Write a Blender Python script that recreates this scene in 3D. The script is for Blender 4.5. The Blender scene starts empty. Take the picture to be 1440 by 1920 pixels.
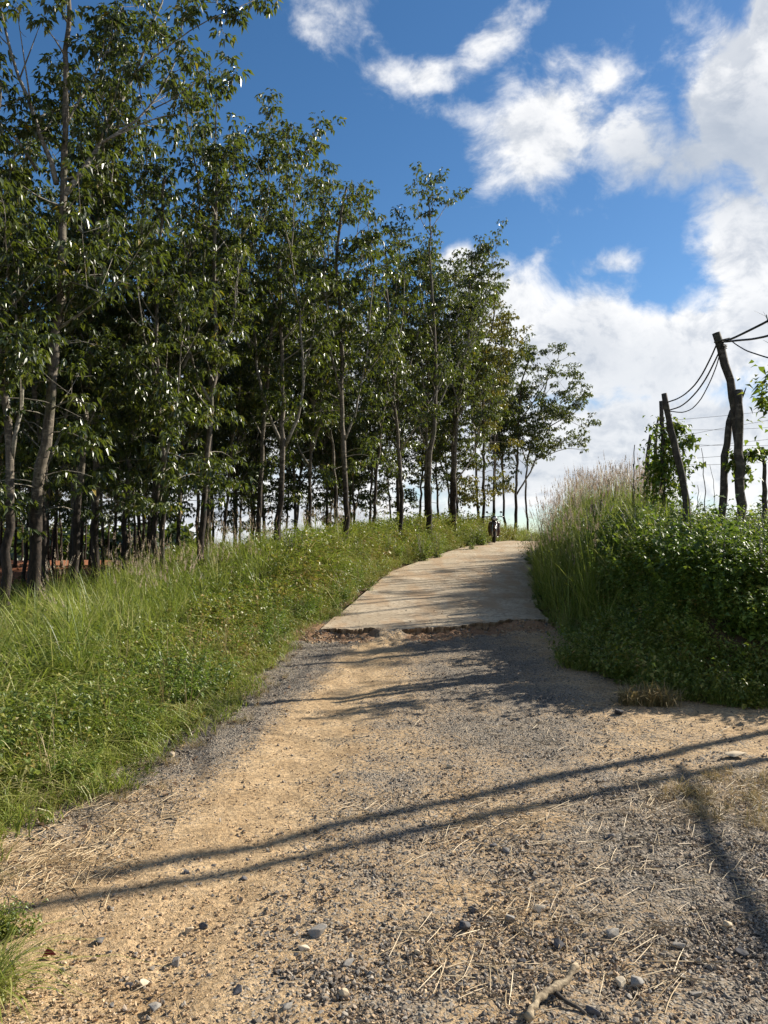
import bpy, math, random
import numpy as np
from mathutils import Vector, Matrix, noise as mnoise

SC = bpy.context.scene
COL = SC.collection
R = math.radians
F = 1442.0            # focal length of the lens in units of the 1440 x 1920 frame
PITCH = R(3.2)
EYE = 1.5

# ------------------------------------------------------------------ camera, sky, sun, exposure
cd = bpy.data.cameras.new('camera')
cam = bpy.data.objects.new('camera', cd); COL.objects.link(cam)
cam.location = (0, 0, EYE)
cam.rotation_euler = (R(90) + PITCH, 0, 0)
cd.sensor_fit = 'VERTICAL'; cd.sensor_height = 24.0
cd.lens = 12.0 / (960.0 / F)
cd.clip_start = 0.05; cd.clip_end = 9000
SC.camera = cam

SUN_AZ, SUN_EL = R(61), R(31)       # azimuth clockwise from +Y (towards +X)
sund = Vector((math.sin(SUN_AZ) * math.cos(SUN_EL), math.cos(SUN_AZ) * math.cos(SUN_EL), math.sin(SUN_EL)))
sl = bpy.data.lights.new('sun', 'SUN'); sl.energy = 5.0; sl.angle = R(0.53); sl.color = (1.0, 0.93, 0.80)
so = bpy.data.objects.new('sun', sl); COL.objects.link(so)
so.rotation_euler = sund.to_track_quat('Z', 'Y').to_euler(); so.location = (0, 0, 30)

SC.render.engine = 'CYCLES'
SC.view_settings.view_transform = 'Standard'; SC.view_settings.look = 'None'
SC.view_settings.gamma = 1.0; SC.view_settings.use_curve_mapping = False
SC.view_settings.exposure = 1.02
SC.cycles.max_bounces = 6; SC.cycles.diffuse_bounces = 3; SC.cycles.glossy_bounces = 2
SC.cycles.transmission_bounces = 3; SC.cycles.transparent_max_bounces = 4
SC.cycles.caustics_reflective = False; SC.cycles.caustics_refractive = False
SC.cycles.sample_clamp_indirect = 6.0


class NT:
    """small helper to write node trees as expressions"""
    def __init__(s, tree): s.t = tree; s.n = tree.nodes; s.l = tree.links
    def node(s, typ, **kw):
        n = s.n.new(typ)
        for k, v in kw.items(): setattr(n, k, v)
        return n
    def put(s, sock, v):
        if hasattr(v, 'is_output') or isinstance(v, bpy.types.NodeSocket): s.l.new(v, sock)
        elif v is not None:
            if isinstance(v, (tuple, list)) and len(v) == 3 and sock.type == 'RGBA': v = tuple(v) + (1,)
            sock.default_value = v
    def m(s, op, a, b=None, c=None, clamp=False):
        n = s.node('ShaderNodeMath', operation=op); n.use_clamp = clamp
        s.put(n.inputs[0], a); s.put(n.inputs[1], b) if b is not None else None
        if c is not None: s.put(n.inputs[2], c)
        return n.outputs[0]
    def vm(s, op, a, b=None, sc=None):
        n = s.node('ShaderNodeVectorMath', operation=op)
        s.put(n.inputs[0], a)
        if b is not None: s.put(n.inputs[1], b)
        if sc is not None: s.put(n.inputs['Scale'], sc)
        return n.outputs['Value'] if op in ('LENGTH', 'DOT_PRODUCT', 'DISTANCE') else n.outputs[0]
    def noise(s, vec, scale, detail=4, rough=0.5, dist=0.0, out=0):
        n = s.node('ShaderNodeTexNoise'); n.inputs['Scale'].default_value = scale
        n.inputs['Detail'].default_value = detail; n.inputs['Roughness'].default_value = rough
        n.inputs['Distortion'].default_value = dist
        if vec is not None: s.l.new(vec, n.inputs['Vector'])
        return n.outputs[out]
    def ramp(s, v, a, b, o0=0.0, o1=1.0, smooth=True):
        n = s.node('ShaderNodeMapRange'); n.interpolation_type = 'SMOOTHSTEP' if smooth else 'LINEAR'
        s.put(n.inputs[0], v); s.put(n.inputs[1], a); s.put(n.inputs[2], b); s.put(n.inputs[3], o0); s.put(n.inputs[4], o1)
        return n.outputs[0]
    def mix(s, f, a, b, mode='MIX'):
        n = s.node('ShaderNodeMix', data_type='RGBA', blend_type=mode)
        s.put(n.inputs[0], f); s.put(n.inputs[6], a); s.put(n.inputs[7], b)
        return n.outputs[2]
    def attr(s, name, typ='GEOMETRY', out='Fac'):
        n = s.node('ShaderNodeAttribute', attribute_name=name, attribute_type=typ)
        return n.outputs[out]
    def bump(s, h, strength=0.5, dist=0.01, normal=None):
        n = s.node('ShaderNodeBump'); n.inputs['Strength'].default_value = strength
        n.inputs['Distance'].default_value = dist; s.l.new(h, n.inputs['Height'])
        if normal is not None: s.l.new(normal, n.inputs['Normal'])
        return n.outputs[0]


def dir_of(px, py):
    r, u = (px - 720) / F, (960 - py) / F
    v = Vector((r, math.cos(PITCH) - u * math.sin(PITCH), u * math.cos(PITCH) + math.sin(PITCH)))
    return v
def azel(px, py):
    v = dir_of(px, py).normalized(); return math.atan2(v.x, v.y), math.asin(v.z)
def at(px, py, Y):
    v = dir_of(px, py); return Vector((0, 0, EYE)) + v * (Y / v.y)


# ---- the sky: physical daylight with a cloud field laid over it by direction
w = bpy.data.worlds.new('World'); SC.world = w; w.use_nodes = True
w.node_tree.nodes.clear(); T = NT(w.node_tree)
sky = T.node('ShaderNodeTexSky', sky_type='NISHITA'); sky.sun_disc = False
sky.sun_elevation = SUN_EL; sky.sun_rotation = SUN_AZ
sky.altitude = 400; sky.air_density = 1.0; sky.dust_density = 0.25; sky.ozone_density = 2.6
vec = T.node('ShaderNodeNewGeometry').outputs['Incoming']
vdir = T.node('ShaderNodeTexCoord').outputs['Generated']
vdir = T.vm('NORMALIZE', vdir)
sx = T.node('ShaderNodeSeparateXYZ'); T.l.new(vdir, sx.inputs[0])
AZ0 = T.m('ARCTAN2', sx.outputs[0], sx.outputs[1]); EL0 = T.m('ARCSINE', sx.outputs[2])
wn = T.node('ShaderNodeSeparateXYZ'); T.l.new(T.vm('SUBTRACT', T.noise(vdir, 9.0, 5, .6, out=1), (.5, .5, .5)), wn.inputs[0])
AZ = T.m('ADD', AZ0, T.m('MULTIPLY', wn.outputs[0], .07)); EL = T.m('ADD', EL0, T.m('MULTIPLY', wn.outputs[1], .05))
# blobs of the cloud field: px, py, half width, half height (in frame units), turn, strength
BL = [(625, 25, 85, 55, 0, .74), (680, 60, 60, 25, -20, .55),
      (790, 135, 85, 30, 5, .74), (920, 85, 110, 36, 22, .68),
      (1040, 240, 170, 105, 10, 1.05), (1140, 150, 80, 70, 40, .85), (900, 215, 110, 30, -8, .62), (1190, 260, 110, 90, 0, .9), (950, 320, 110, 60, 20, .72),
      (1400, 180, 118, 130, 20, 1.35), (1460, 20, 75, 110, 0, 1.2), (1340, 290, 130, 70, 10, .85), (1250, 350, 110, 45, 0, .5),
      (1400, 460, 110, 110, 0, 1.2), (1470, 330, 90, 130, 0, 1.0), (1440, 590, 170, 90, 0, 1.2),
      (860, 500, 62, 48, 0, 1.15), (940, 580, 130, 90, -20, 1.2), (1080, 660, 250, 110, 0, 1.25), (1260, 660, 230, 105, 0, 1.15), (700, 740, 420, 180, 0, 1.2),
      (1150, 487, 90, 28, 5, .62), (1180, 540, 80, 30, 5, .55), (1010, 490, 50, 22, 0, .5),
      (1100, 860, 700, 150, 0, 1.15), (400, 960, 700, 110, 0, 1.15), (340, 120, 160, 30, 15, .35), (410, 290, 60, 40, 0, .38)]
field = None
for (px, py, a, b, rot, st) in BL:
    a0, e0 = azel(px, py); ra, re = a / F * (0.9 if py < 500 else 1.0), b / F
    if py < 400: ra = (azel(px + a, py)[0] - azel(px - a, py)[0]) / 2
    c, s_ = math.cos(R(rot)), math.sin(R(rot))
    k = T.m('SUBTRACT', AZ, a0); l = T.m('SUBTRACT', EL, e0)
    u = T.m('ADD', T.m('MULTIPLY', k, c / ra), T.m('MULTIPLY', l, s_ / ra))
    v = T.m('ADD', T.m('MULTIPLY', k, -s_ / re), T.m('MULTIPLY', l, c / re))
    d2 = T.m('ADD', T.m('MULTIPLY', u, u), T.m('MULTIPLY', v, v))
    g = T.m('MULTIPLY', T.m('EXPONENT', T.m('MULTIPLY', d2, -0.85)), st)
    field = g if field is None else T.m('MAXIMUM', field, g)
# beyond the view: the same broken cloud, thicker towards the horizon
squash = T.vm('MULTIPLY', vdir, (1, 1, 1.7))
gen = T.ramp(T.noise(squash, 1.6, 2, .5), .40, .68, 0, .95)
gen = T.m('ADD', gen, T.ramp(EL, 0.0, 0.30, 0.5, 0.0))
offaz = T.ramp(T.m('ABSOLUTE', AZ0), R(29), R(48)); offel = T.ramp(EL, R(38), R(52))
off = T.m('MAXIMUM', offaz, offel)
mixn = T.node('ShaderNodeMix', data_type='FLOAT'); T.put(mixn.inputs[0], off); T.put(mixn.inputs[2], field); T.put(mixn.inputs[3], gen)
field = mixn.outputs[0]
wob = T.vm('SCALE', T.vm('SUBTRACT', T.noise(vdir, 5.5, 3, .5, out=1), (.5, .5, .5)), sc=0.10)
q = T.vm('ADD', vdir, wob)
q = T.vm('MULTIPLY', q, (1, 1, 1.35))
def dens(q):
    n1 = T.noise(q, 8.0, 10, .62)
    n2 = T.noise(q, 2.6, 3, .5)
    n = T.m('ADD', T.m('MULTIPLY', T.m('SUBTRACT', n1, .5), 2.25), T.m('MULTIPLY', T.m('SUBTRACT', n2, .5), .5))
    return T.m('ADD', field, n)
D0 = dens(q)
q2 = T.vm('ADD', q, tuple(sund * 0.022)); D1 = dens(q2)
alpha = T.ramp(D0, .36, T.ramp(field, .7, 1.1, 1.04, .66))
litn = T.ramp(T.m('SUBTRACT', D0, D1), -.26, .16)           # thins towards the sun: bright flank
thick = T.ramp(D0, .75, 1.55)
white = (1.0, 1.0, 1.0); grey = (.40, .46, .56)
ccol = T.mix(T.m('ADD', T.m('MULTIPLY', litn, .62), T.m('MULTIPLY', T.m('SUBTRACT', 1.0, thick), .45), clamp=True), grey, white)
for (px, py, a, b, st) in [(1310, 330, 150, 75, .75), (1290, 250, 60, 60, .5), (1420, 290, 110, 60, .6), (1130, 320, 110, 40, .35), (1180, 700, 140, 60, .35), (1300, 800, 200, 60, .3)]:
    a0, e0 = azel(px, py)
    d2 = T.m('ADD', T.m('POWER', T.m('DIVIDE', T.m('SUBTRACT', AZ, a0), a / F), 2.0), T.m('POWER', T.m('DIVIDE', T.m('SUBTRACT', EL, e0), b / F), 2.0))
    ccol = T.mix(T.m('MULTIPLY', T.m('EXPONENT', T.m('MULTIPLY', d2, -.9)), st), ccol, (.47, .53, .62))     # shaded undersides of the deeper clouds
ccol = T.vm('SCALE', ccol, sc=9.0)
alpha = T.m('MULTIPLY', alpha, .96)
hs = T.node('ShaderNodeHueSaturation'); T.l.new(sky.outputs[0], hs.inputs['Color'])
hs.inputs['Saturation'].default_value = 1.22; hs.inputs['Value'].default_value = 1.08
full = T.mix(alpha, hs.outputs[0], ccol)
bg = T.node('ShaderNodeBackground'); T.l.new(full, bg.inputs[0]); bg.inputs[1].default_value = 0.058
wo = T.node('ShaderNodeOutputWorld'); T.l.new(bg.outputs[0], wo.inputs[0])

# ------------------------------------------------------------------ helpers
def ss(a, b, x):
    t = np.clip((np.asarray(x, float) - a) / (b - a), 0, 1); return t * t * (3 - 2 * t)

def mesh_from(name, V, quads=None, tris=None, attrs=None, smooth=False, mats=(), mi=None):
    me = bpy.data.meshes.new(name)
    V = np.asarray(V, np.float32).reshape(-1, 3)
    Q = np.zeros((0, 4), np.int32) if quads is None or len(quads) == 0 else np.asarray(quads, np.int32).reshape(-1, 4)
    Tt = np.zeros((0, 3), np.int32) if tris is None or len(tris) == 0 else np.asarray(tris, np.int32).reshape(-1, 3)
    me.vertices.add(len(V)); me.vertices.foreach_set('co', V.ravel())
    loops = np.concatenate([Q.ravel(), Tt.ravel()])
    me.loops.add(len(loops)); me.loops.foreach_set('vertex_index', loops)
    n = len(Q) + len(Tt); me.polygons.add(n)
    starts = np.concatenate([np.arange(len(Q)) * 4, len(Q) * 4 + np.arange(len(Tt)) * 3]).astype(np.int32)
    me.polygons.foreach_set('loop_start', starts)
    if mi is not None: me.polygons.foreach_set('material_index', np.asarray(mi, np.int32))
    me.polygons.foreach_set('use_smooth', np.full(n, bool(smooth)))
    for k, a in (attrs or {}).items():
        at_ = me.attributes.new(k, 'FLOAT', 'POINT'); at_.data.foreach_set('value', np.asarray(a, np.float32).ravel())
    for m in mats: me.materials.append(m)
    me.update(calc_edges=True)
    return me

def link(name, me, parent=None, loc=None, kind=None, label=None, cat=None, group=None):
    o = bpy.data.objects.new(name, me); COL.objects.link(o)
    if parent is not None: o.parent = parent
    if loc is not None: o.location = loc
    tag(o, label, cat, group, kind); return o
def tag(o, label=None, cat=None, group=None, kind=None):
    if label: o['label'] = label
    if cat: o['category'] = cat
    if group: o['group'] = group
    if kind: o['kind'] = kind
    return o
def empty(name, loc, label, cat, group=None, rz=0):
    o = link(name, None, None, loc, None, label, cat, group); o.rotation_euler = (0, 0, rz); o.empty_display_size = .2; return o
def copy_tree(o, parent=None):
    c = o.copy(); COL.objects.link(c); c.parent = parent
    for ch in list(o.children): copy_tree(ch, c)
    return c

class MB:
    """collects tubes, boxes and lumps into one mesh"""
    def __init__(s): s.V = []; s.Q = []; s.T = []; s.n = 0
    def add(s, V, Q=None, Tt=None):
        V = np.asarray(V, float).reshape(-1, 3); s.V.append(V)
        if Q is not None and len(Q): s.Q.append(np.asarray(Q, int).reshape(-1, 4) + s.n)
        if Tt is not None and len(Tt): s.T.append(np.asarray(Tt, int).reshape(-1, 3) + s.n)
        s.n += len(V)
    def tube(s, P, rad, sides=6, cap=True, wob=0.0, rng=None):
        P = np.asarray(P, float); n = len(P); rad = np.broadcast_to(np.asarray(rad, float), (n,))
        tan = np.gradient(P, axis=0); tan /= np.linalg.norm(tan, axis=1)[:, None] + 1e-9
        ref = np.array([1.0, 0, 0]) if abs(tan[0][0]) < .8 else np.array([0, 1.0, 0])
        a = np.cross(tan, ref); a /= np.linalg.norm(a, axis=1)[:, None] + 1e-9
        b = np.cross(tan, a)
        th = np.arange(sides) * 2 * math.pi / sides
        rr = rad[:, None] * np.ones(sides)
        if wob and rng is not None: rr = rr * (1 + wob * rng.standard_normal((n, sides)))
        V = P[:, None, :] + rr[:, :, None] * (np.cos(th)[None, :, None] * a[:, None, :] + np.sin(th)[None, :, None] * b[:, None, :])
        i = np.arange(n - 1)[:, None] * sides; j = np.arange(sides)[None, :]; j2 = (j + 1) % sides
        Q = np.stack([i + j, i + j2, i + sides + j2, i + sides + j], -1).reshape(-1, 4)
        Tt = []
        V = V.reshape(-1, 3)
        if cap:
            V = np.concatenate([V, P[:1], P[-1:]]); c0, c1 = n * sides, n * sides + 1
            for k in range(sides):
                k2 = (k + 1) % sides
                Tt += [(c0, k2, k), (c1, (n - 1) * sides + k, (n - 1) * sides + k2)]
        s.add(V, Q, Tt)
    def box(s, c, size, rot=None, taper=1.0):
        x, y, z = [d / 2 for d in size]
        V = np.array([(sx_ * x * (taper if sz > 0 else 1), sy * y * (taper if sz > 0 else 1), sz * z) for sz in (-1, 1) for sy in (-1, 1) for sx_ in (-1, 1)])
        if rot is not None: V = V @ np.array(Matrix(rot).to_3x3() if not isinstance(rot, Matrix) else rot.to_3x3()).T
        s.add(V + np.array(c), [(0, 2, 3, 1), (4, 5, 7, 6), (0, 1, 5, 4), (2, 6, 7, 3), (0, 4, 6, 2), (1, 3, 7, 5)])
    def ball(s, c, r, seg=10, rings=7, rot=None):
        V = []; Q = []
        for i in range(rings + 1):
            ph = math.pi * i / rings
            for j in range(seg):
                th = 2 * math.pi * j / seg
                V.append((math.sin(ph) * math.cos(th) * r[0], math.sin(ph) * math.sin(th) * r[1], math.cos(ph) * r[2]))
        for i in range(rings):
            for j in range(seg):
                j2 = (j + 1) % seg; Q.append((i * seg + j, (i + 1) * seg + j, (i + 1) * seg + j2, i * seg + j2))
        V = np.array(V)
        if rot is not None: V = V @ np.array(rot.to_3x3()).T
        s.add(V + np.array(c), Q)
    def build(s, name, mat, parent=None, smooth=True, **kw):
        me = mesh_from(name, np.concatenate(s.V), np.concatenate(s.Q) if s.Q else None, np.concatenate(s.T) if s.T else None, smooth=smooth, mats=(mat,))
        return link(name, me, parent, **kw)

# ------------------------------------------------------------------ materials
def mat(name):
    m = bpy.data.materials.new(name); m.use_nodes = True; m.node_tree.nodes.clear()
    T = NT(m.node_tree); o = T.node('ShaderNodeOutputMaterial'); return m, T, o
def principled(T, col, rough=.7, spec=.4, normal=None, metal=0.0):
    p = T.node('ShaderNodeBsdfPrincipled'); T.put(p.inputs['Base Color'], col); T.put(p.inputs['Roughness'], rough)
    T.put(p.inputs['Specular IOR Level'], spec); T.put(p.inputs['Metallic'], metal)
    if normal is not None: T.l.new(normal, p.inputs['Normal'])
    return p.outputs[0]
def simple(name, col, rough=.6, spec=.4, metal=0.0, var=.25, scale=12, bump=.3, bd=.005):
    m, T, o = mat(name); tc = T.node('ShaderNodeTexCoord').outputs['Object']
    n = T.noise(tc, scale, 5, .6)
    c = T.mix(n, tuple(x * (1 - var) for x in col), tuple(min(1, x * (1 + var)) for x in col))
    T.l.new(principled(T, c, rough, spec, T.bump(n, bump, bd), metal), o.inputs[0]); return m

def leaf_mat(name, stops, rough=.38, trans=.30, tcol=(.16, .24, .03), spec=.5, inst=False, hue=None):
    """stops: base colours picked by the per-leaf 'tint' value; translucent so backlit leaves glow"""
    m, T, o = mat(name)
    t = T.attr('tint')
    if inst:
        t2 = T.attr('itint', 'INSTANCER'); t = T.m('ADD', T.m('MULTIPLY', t, .60), T.m('MULTIPLY', t2, .52))
    cr = T.node('ShaderNodeValToRGB'); T.l.new(t, cr.inputs[0])
    el = cr.color_ramp.elements
    while len(el) > 1: el.remove(el[0])
    el[0].position = stops[0][0]; el[0].color = stops[0][1] + (1,)
    for p, c in stops[1:]:
        e = el.new(p); e.color = c + (1,)
    col = cr.outputs[0]
    pr = principled(T, col, rough, spec)
    tr = T.node('ShaderNodeBsdfTranslucent'); tcm = T.mix(.55, T.vm('SCALE', col, sc=1.6), tcol); T.l.new(tcm, tr.inputs[0])
    mx = T.node('ShaderNodeMixShader'); mx.inputs[0].default_value = trans
    T.l.new(pr, mx.inputs[1]); T.l.new(tr.outputs[0], mx.inputs[2]); T.l.new(mx.outputs[0], o.inputs[0])
    return m

M = {}
M['leaf'] = leaf_mat('rubber_leaf', [(0, (.012, .022, .006)), (.45, (.032, .052, .010)), (.78, (.075, .100, .018)), (.95, (.17, .17, .022)), (.99, (.30, .20, .02)), (1, (.20, .05, .02))], rough=.40, trans=.27, tcol=(.22, .27, .02), spec=.85)
M['leaf_yellow'] = leaf_mat('yellowing_leaf', [(0, (.05, .07, .012)), (.5, (.13, .14, .02)), (1, (.30, .20, .02))], rough=.4, trans=.25, tcol=(.3, .26, .03))
M['grass'] = leaf_mat('grass_blade', [(0, (.045, .072, .010)), (.3, (.105, .150, .018)), (.55, (.19, .23, .034)), (.75, (.31, .31, .09)), (1, (.50, .43, .22))], rough=.48, trans=.32, tcol=(.32, .38, .05), spec=.4, inst=True)
M['drygrass'] = leaf_mat('dry_grass_blade', [(0, (.10, .11, .025)), (.3, (.17, .14, .05)), (.7, (.28, .20, .09)), (1, (.44, .34, .19))], rough=.6, trans=.25, tcol=(.35, .25, .1), inst=True)
M['weed'] = leaf_mat('weed_leaf', [(0, (.04, .068, .010)), (.4, (.12, .16, .02)), (.7, (.22, .22, .035)), (1, (.36, .20, .07))], rough=.45, trans=.28, tcol=(.25, .34, .03), inst=True)
M['vine'] = leaf_mat('vine_leaf', [(0, (.03, .060, .010)), (.5, (.10, .155, .020)), (.8, (.19, .24, .03)), (1, (.32, .29, .06))], rough=.5, trans=.3, tcol=(.2, .3, .03), inst=True)
M['bushleaf'] = leaf_mat('bush_leaf', [(0, (.03, .06, .010)), (.5, (.09, .14, .018)), (.85, (.18, .23, .025)), (1, (.32, .28, .05))], rough=.5, trans=.35, tcol=(.26, .36, .03))
M['plume'] = leaf_mat('seed_plume', [(0, (.25, .17, .13)), (.5, (.38, .30, .22)), (1, (.50, .44, .33))], rough=.7, trans=.35, tcol=(.45, .3, .22), inst=True)
M['straw'] = leaf_mat('straw', [(0, (.20, .13, .06)), (.5, (.40, .28, .14)), (1, (.62, .49, .30))], rough=.6, trans=.05, tcol=(.3, .2, .1), inst=True)
M['litter'] = leaf_mat('leaf_litter', [(0, (.05, .03, .018)), (.5, (.13, .07, .035)), (.9, (.25, .15, .07)), (1, (.3, .05, .02))], rough=.7, trans=.05, tcol=(.2, .1, .05), inst=True)

def bark(name, light, dark, tap=True, moss=.15):
    m, T, o = mat(name); tc = T.node('ShaderNodeTexCoord').outputs['Object']
    st = T.vm('MULTIPLY', tc, (1, 1, .35))
    n = T.noise(st, 22, 6, .65); n2 = T.noise(tc, 2.2, 4, .6); n3 = T.noise(T.vm('MULTIPLY', tc, (1, 1, 2.4)), 9, 5, .6)
    c = T.mix(T.ramp(n, .3, .7), dark, light)
    c = T.mix(T.ramp(n3, .52, .66), c, tuple(min(1, x * 1.5) for x in light))        # pale lichen plates
    c = T.mix(T.m('MULTIPLY', T.ramp(n2, .5, .7), moss * 3), c, (.075, .085, .035))
    if tap:
        z = T.node('ShaderNodeSeparateXYZ'); T.l.new(tc, z.inputs[0])
        zz = T.m('ADD', z.outputs[2], T.m('MULTIPLY', T.m('SUBTRACT', n3, .5), 1.3))
        c = T.mix(T.ramp(zz, 1.7, 3.0), T.mix(T.ramp(n, .35, .75), (.014, .011, .009), (.060, .042, .030)), c)
    T.l.new(principled(T, c, .85, .25, T.bump(T.m('ADD', n, n3), .6, .012)), o.inputs[0]); return m
M['bark'] = bark('rubber_bark', (.155, .130, .100), (.055, .045, .035))
M['bark_pale'] = bark('pale_rubber_bark', (.27, .245, .205), (.11, .095, .075), moss=.1)
M['twig'] = bark('twig_bark', (.30, .27, .22), (.14, .12, .095), tap=False, moss=.05)
M['post'] = bark('weathered_post', (.085, .070, .055), (.028, .023, .019), tap=False, moss=.12)
M['stick'] = bark('dead_wood', (.40, .32, .21), (.13, .095, .06), tap=False, moss=0)
M['cable'] = simple('black_cable', (.012, .012, .014), .45, .4, var=.2)
M['wire'] = simple('rusty_wire', (.10, .085, .075), .6, .4, var=.3)

# ------------------------------------------------------------------ the lie of the land
YS = np.array([-40, -5, 0, 4, 6, 8, 9.5, 12, 14, 16, 20, 24, 28, 31, 34, 38, 46, 60, 100, 4000.])
ZR = np.array([-.4, -.05, 0, .0, .03, .09, .16, .31, .46, .64, 1.01, 1.39, 1.76, 1.98, 2.10, 2.10, 1.7, .8, -.6, -1.0])
LX = np.array([-2.6, -2.6, -2.5, -1.95, -1.52, -1.36, -1.32, -1.28, -.72, -.45, .14, 1.45, 2.95, 4.15, 5.6, 8.2, 13, 22, 40, 40.])
RX = np.array([30, 30, 30, 30, 30, 3.1, 2.45, 2.62, 2.72, 3.0, 3.72, 4.9, 6.45, 7.7, 9.1, 11.7, 16.5, 25.5, 44, 44.])
def zr(y): return np.interp(y, YS, ZR)
def lx(y): return np.interp(y, YS, LX)
def rxs(y): return np.interp(y, [0, 8.1, 9.3, 12, 14, 16, 20, 24, 28, 31, 34, 38, 46, 60], [2.65, 2.65, 2.45, 2.62, 2.72, 3.0, 3.72, 4.9, 6.45, 7.7, 9.1, 11.7, 16.5, 25.5])
def hedge_y(x): return np.interp(x, [2.0, 2.45, 2.65, 3.2, 3.7, 6, 10, 40], [9.6, 9.3, 8.1, 7.65, 7.4, 7.1, 6.9, 6.0])
def sn(x, y, s, seed=0.0):
    """cheap smooth noise -1..1"""
    x = np.asarray(x, float) * s; y = np.asarray(y, float) * s
    return (np.sin(x * 1.7 + seed + 1.3 * np.sin(y * 1.1 + seed * 2)) + np.sin(y * 2.1 - seed + 1.1 * np.sin(x * 1.9 + seed)) + np.sin((x + y) * 1.3 + 2 * np.sin((x - y) * .9 + seed))) / 3
def edge_y(x): return 12.0 + .95 * ss(.4, 2.7, x) + .10 * sn(x, x * 0, 2.3, 2) + .07 * np.round(1.6 * sn(x, x * 0, 6.5, 5)) / 1.6 + .05 * np.round(2 * sn(x, x * 0, 21, 1)) / 2 + .02 * sn(x, x * 0, 60, 1) - .28 * np.exp(-((x - .15) / .22) ** 2)
def height(x, y):
    x = np.asarray(x, float); y = np.asarray(y, float)
    z = zr(y); base = z.copy() if hasattr(z, 'copy') else z
    dl = lx(y) - x
    far = ss(60, 200, np.hypot(x, y))
    low = np.where(y > 46, z * .5, z * .38 - .22)
    z = z + (low - z) * ss(1.0, 9, dl)
    dr = np.minimum(x - rxs(y), y - hedge_y(x))
    z = z + (.95 + .25 * ss(3, 12, dr)) * ss(.0, 1.5, dr) * ss(44, 30, y)
    z = z + .42 * ss(.1, 1.6, dl) * ss(13, 18, y) * ss(50, 38, y) * ss(9, 4, dl)
    z = z + .05 * sn(x, y, .7) * ss(.2, 2, np.maximum(dl, dr))
    # worn hollow before the broken slab, and slight ruts
    on = ss(0, .3, -dl) * (1 - ss(-.2, .2, dr))
    z = z - .15 * np.exp(-((y - edge_y(x) + .28) / .36) ** 2) * on * (.55 + .45 * sn(x, y, 2.3, 1.)) * (1 - .9 * np.exp(-((x - .1) / .35) ** 2))
    z = z + .10 * ss(-.35, .45, sn(x, x * 0, 2.9, 7)) * np.exp(-((y - edge_y(x) + .12) / .22) ** 2) * on
    z = z - .02 * np.exp(-((x + .55 - .07 * (y - 6)) / .25) ** 2) * on * ss(12, 10, y)
    # raised red earth on the far side of the plantation
    z = z + 1.0 * ss(30, 36, y) * ss(60, 50, y) * ss(-9, -14, x) * ss(-48, -40, x) * .35
    return z * (1 - far) + (-1.0 - .002 * np.hypot(x, y)) * far * 1.0

def hz(x, y): return float(height(np.array([x]), np.array([y]))[0])

def axis(a, b, fine, lo, hi, step, grow=1.22):
    c = list(np.arange(a, b + 1e-6, fine)); x = b; s = fine
    while x < hi: s = min(max(s * grow, fine), 400); x += s; c.append(x)
    x = a; s = fine; pre = []
    while x > lo: s = min(s * grow, 400); x -= s; pre.append(x)
    return np.array(pre[::-1] + c)
def grid(xs, ys, zf, keep=None):
    X, Y = np.meshgrid(xs, ys); Z = zf(X, Y); n = len(xs); m_ = len(ys)
    V = np.stack([X, Y, Z], -1).reshape(-1, 3)
    i = np.arange(m_ - 1)[:, None] * n; j = np.arange(n - 1)[None, :]
    Q = np.stack([i + j, i + j + 1, i + n + j + 1, i + n + j], -1).reshape(-1, 4)
    if keep is not None:
        ctr = V[Q].mean(1); Q = Q[keep(ctr[:, 0], ctr[:, 1])]
        used = np.unique(Q); rm = -np.ones(len(V), int); rm[used] = np.arange(len(used)); V = V[used]; Q = rm[Q]
    return V, Q

# ground under everything
m, T, o = mat('soil_and_litter'); tc = T.node('ShaderNodeNewGeometry').outputs['Position']
n1 = T.noise(tc, .35, 5, .6); n2 = T.noise(tc, 9, 6, .65)
red = T.attr('red'); dirt = T.mix(n2, (.045, .026, .015), (.12, .075, .045))
redc = T.mix(n2, (.20, .075, .035), (.36, .15, .075))
c = T.mix(T.ramp(T.m('ADD', red, T.m('MULTIPLY', T.m('SUBTRACT', n1, .5), .8)), .35, .65), dirt, redc)
g = T.mix(n2, (.03, .045, .012), (.07, .09, .02))
c = T.mix(T.attr('green'), c, g)
T.l.new(principled(T, c, .95, .15, T.bump(n2, .8, .04)), o.inputs[0]); M['soil'] = m
xs = axis(-9, 11, .25, -3500, 3500, 0); ys = axis(-2, 36, .25, -60, 5000, 0)
def gz(X, Y):
    z = height(X, Y)
    on = (X > lx(Y) - .35) & (X < np.where(Y < 9, 14, rxs(Y) + .3)) & ((Y < hedge_y(X) + .3) | (X < rxs(Y) + .3)) & (Y > -4) & (Y < 56)
    return z - np.where(on, .12, 0)
V, Q = grid(xs, ys, gz)
vx, vy = V[:, 0], V[:, 1]
redm = ss(24, 30, vy) * ss(80, 62, vy) * ss(-.33, -.38, vx / np.maximum(vy, 1)) * ss(-60, -50, vx)
green = np.maximum(ss(70, 95, np.hypot(vx, vy)), ss(46, 60, vy) * ss(-8, -2, vx))
link('ground', mesh_from('ground', V, Q, attrs={'red': redm, 'green': green}, smooth=True, mats=(M['soil'],)), kind='structure')

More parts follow.
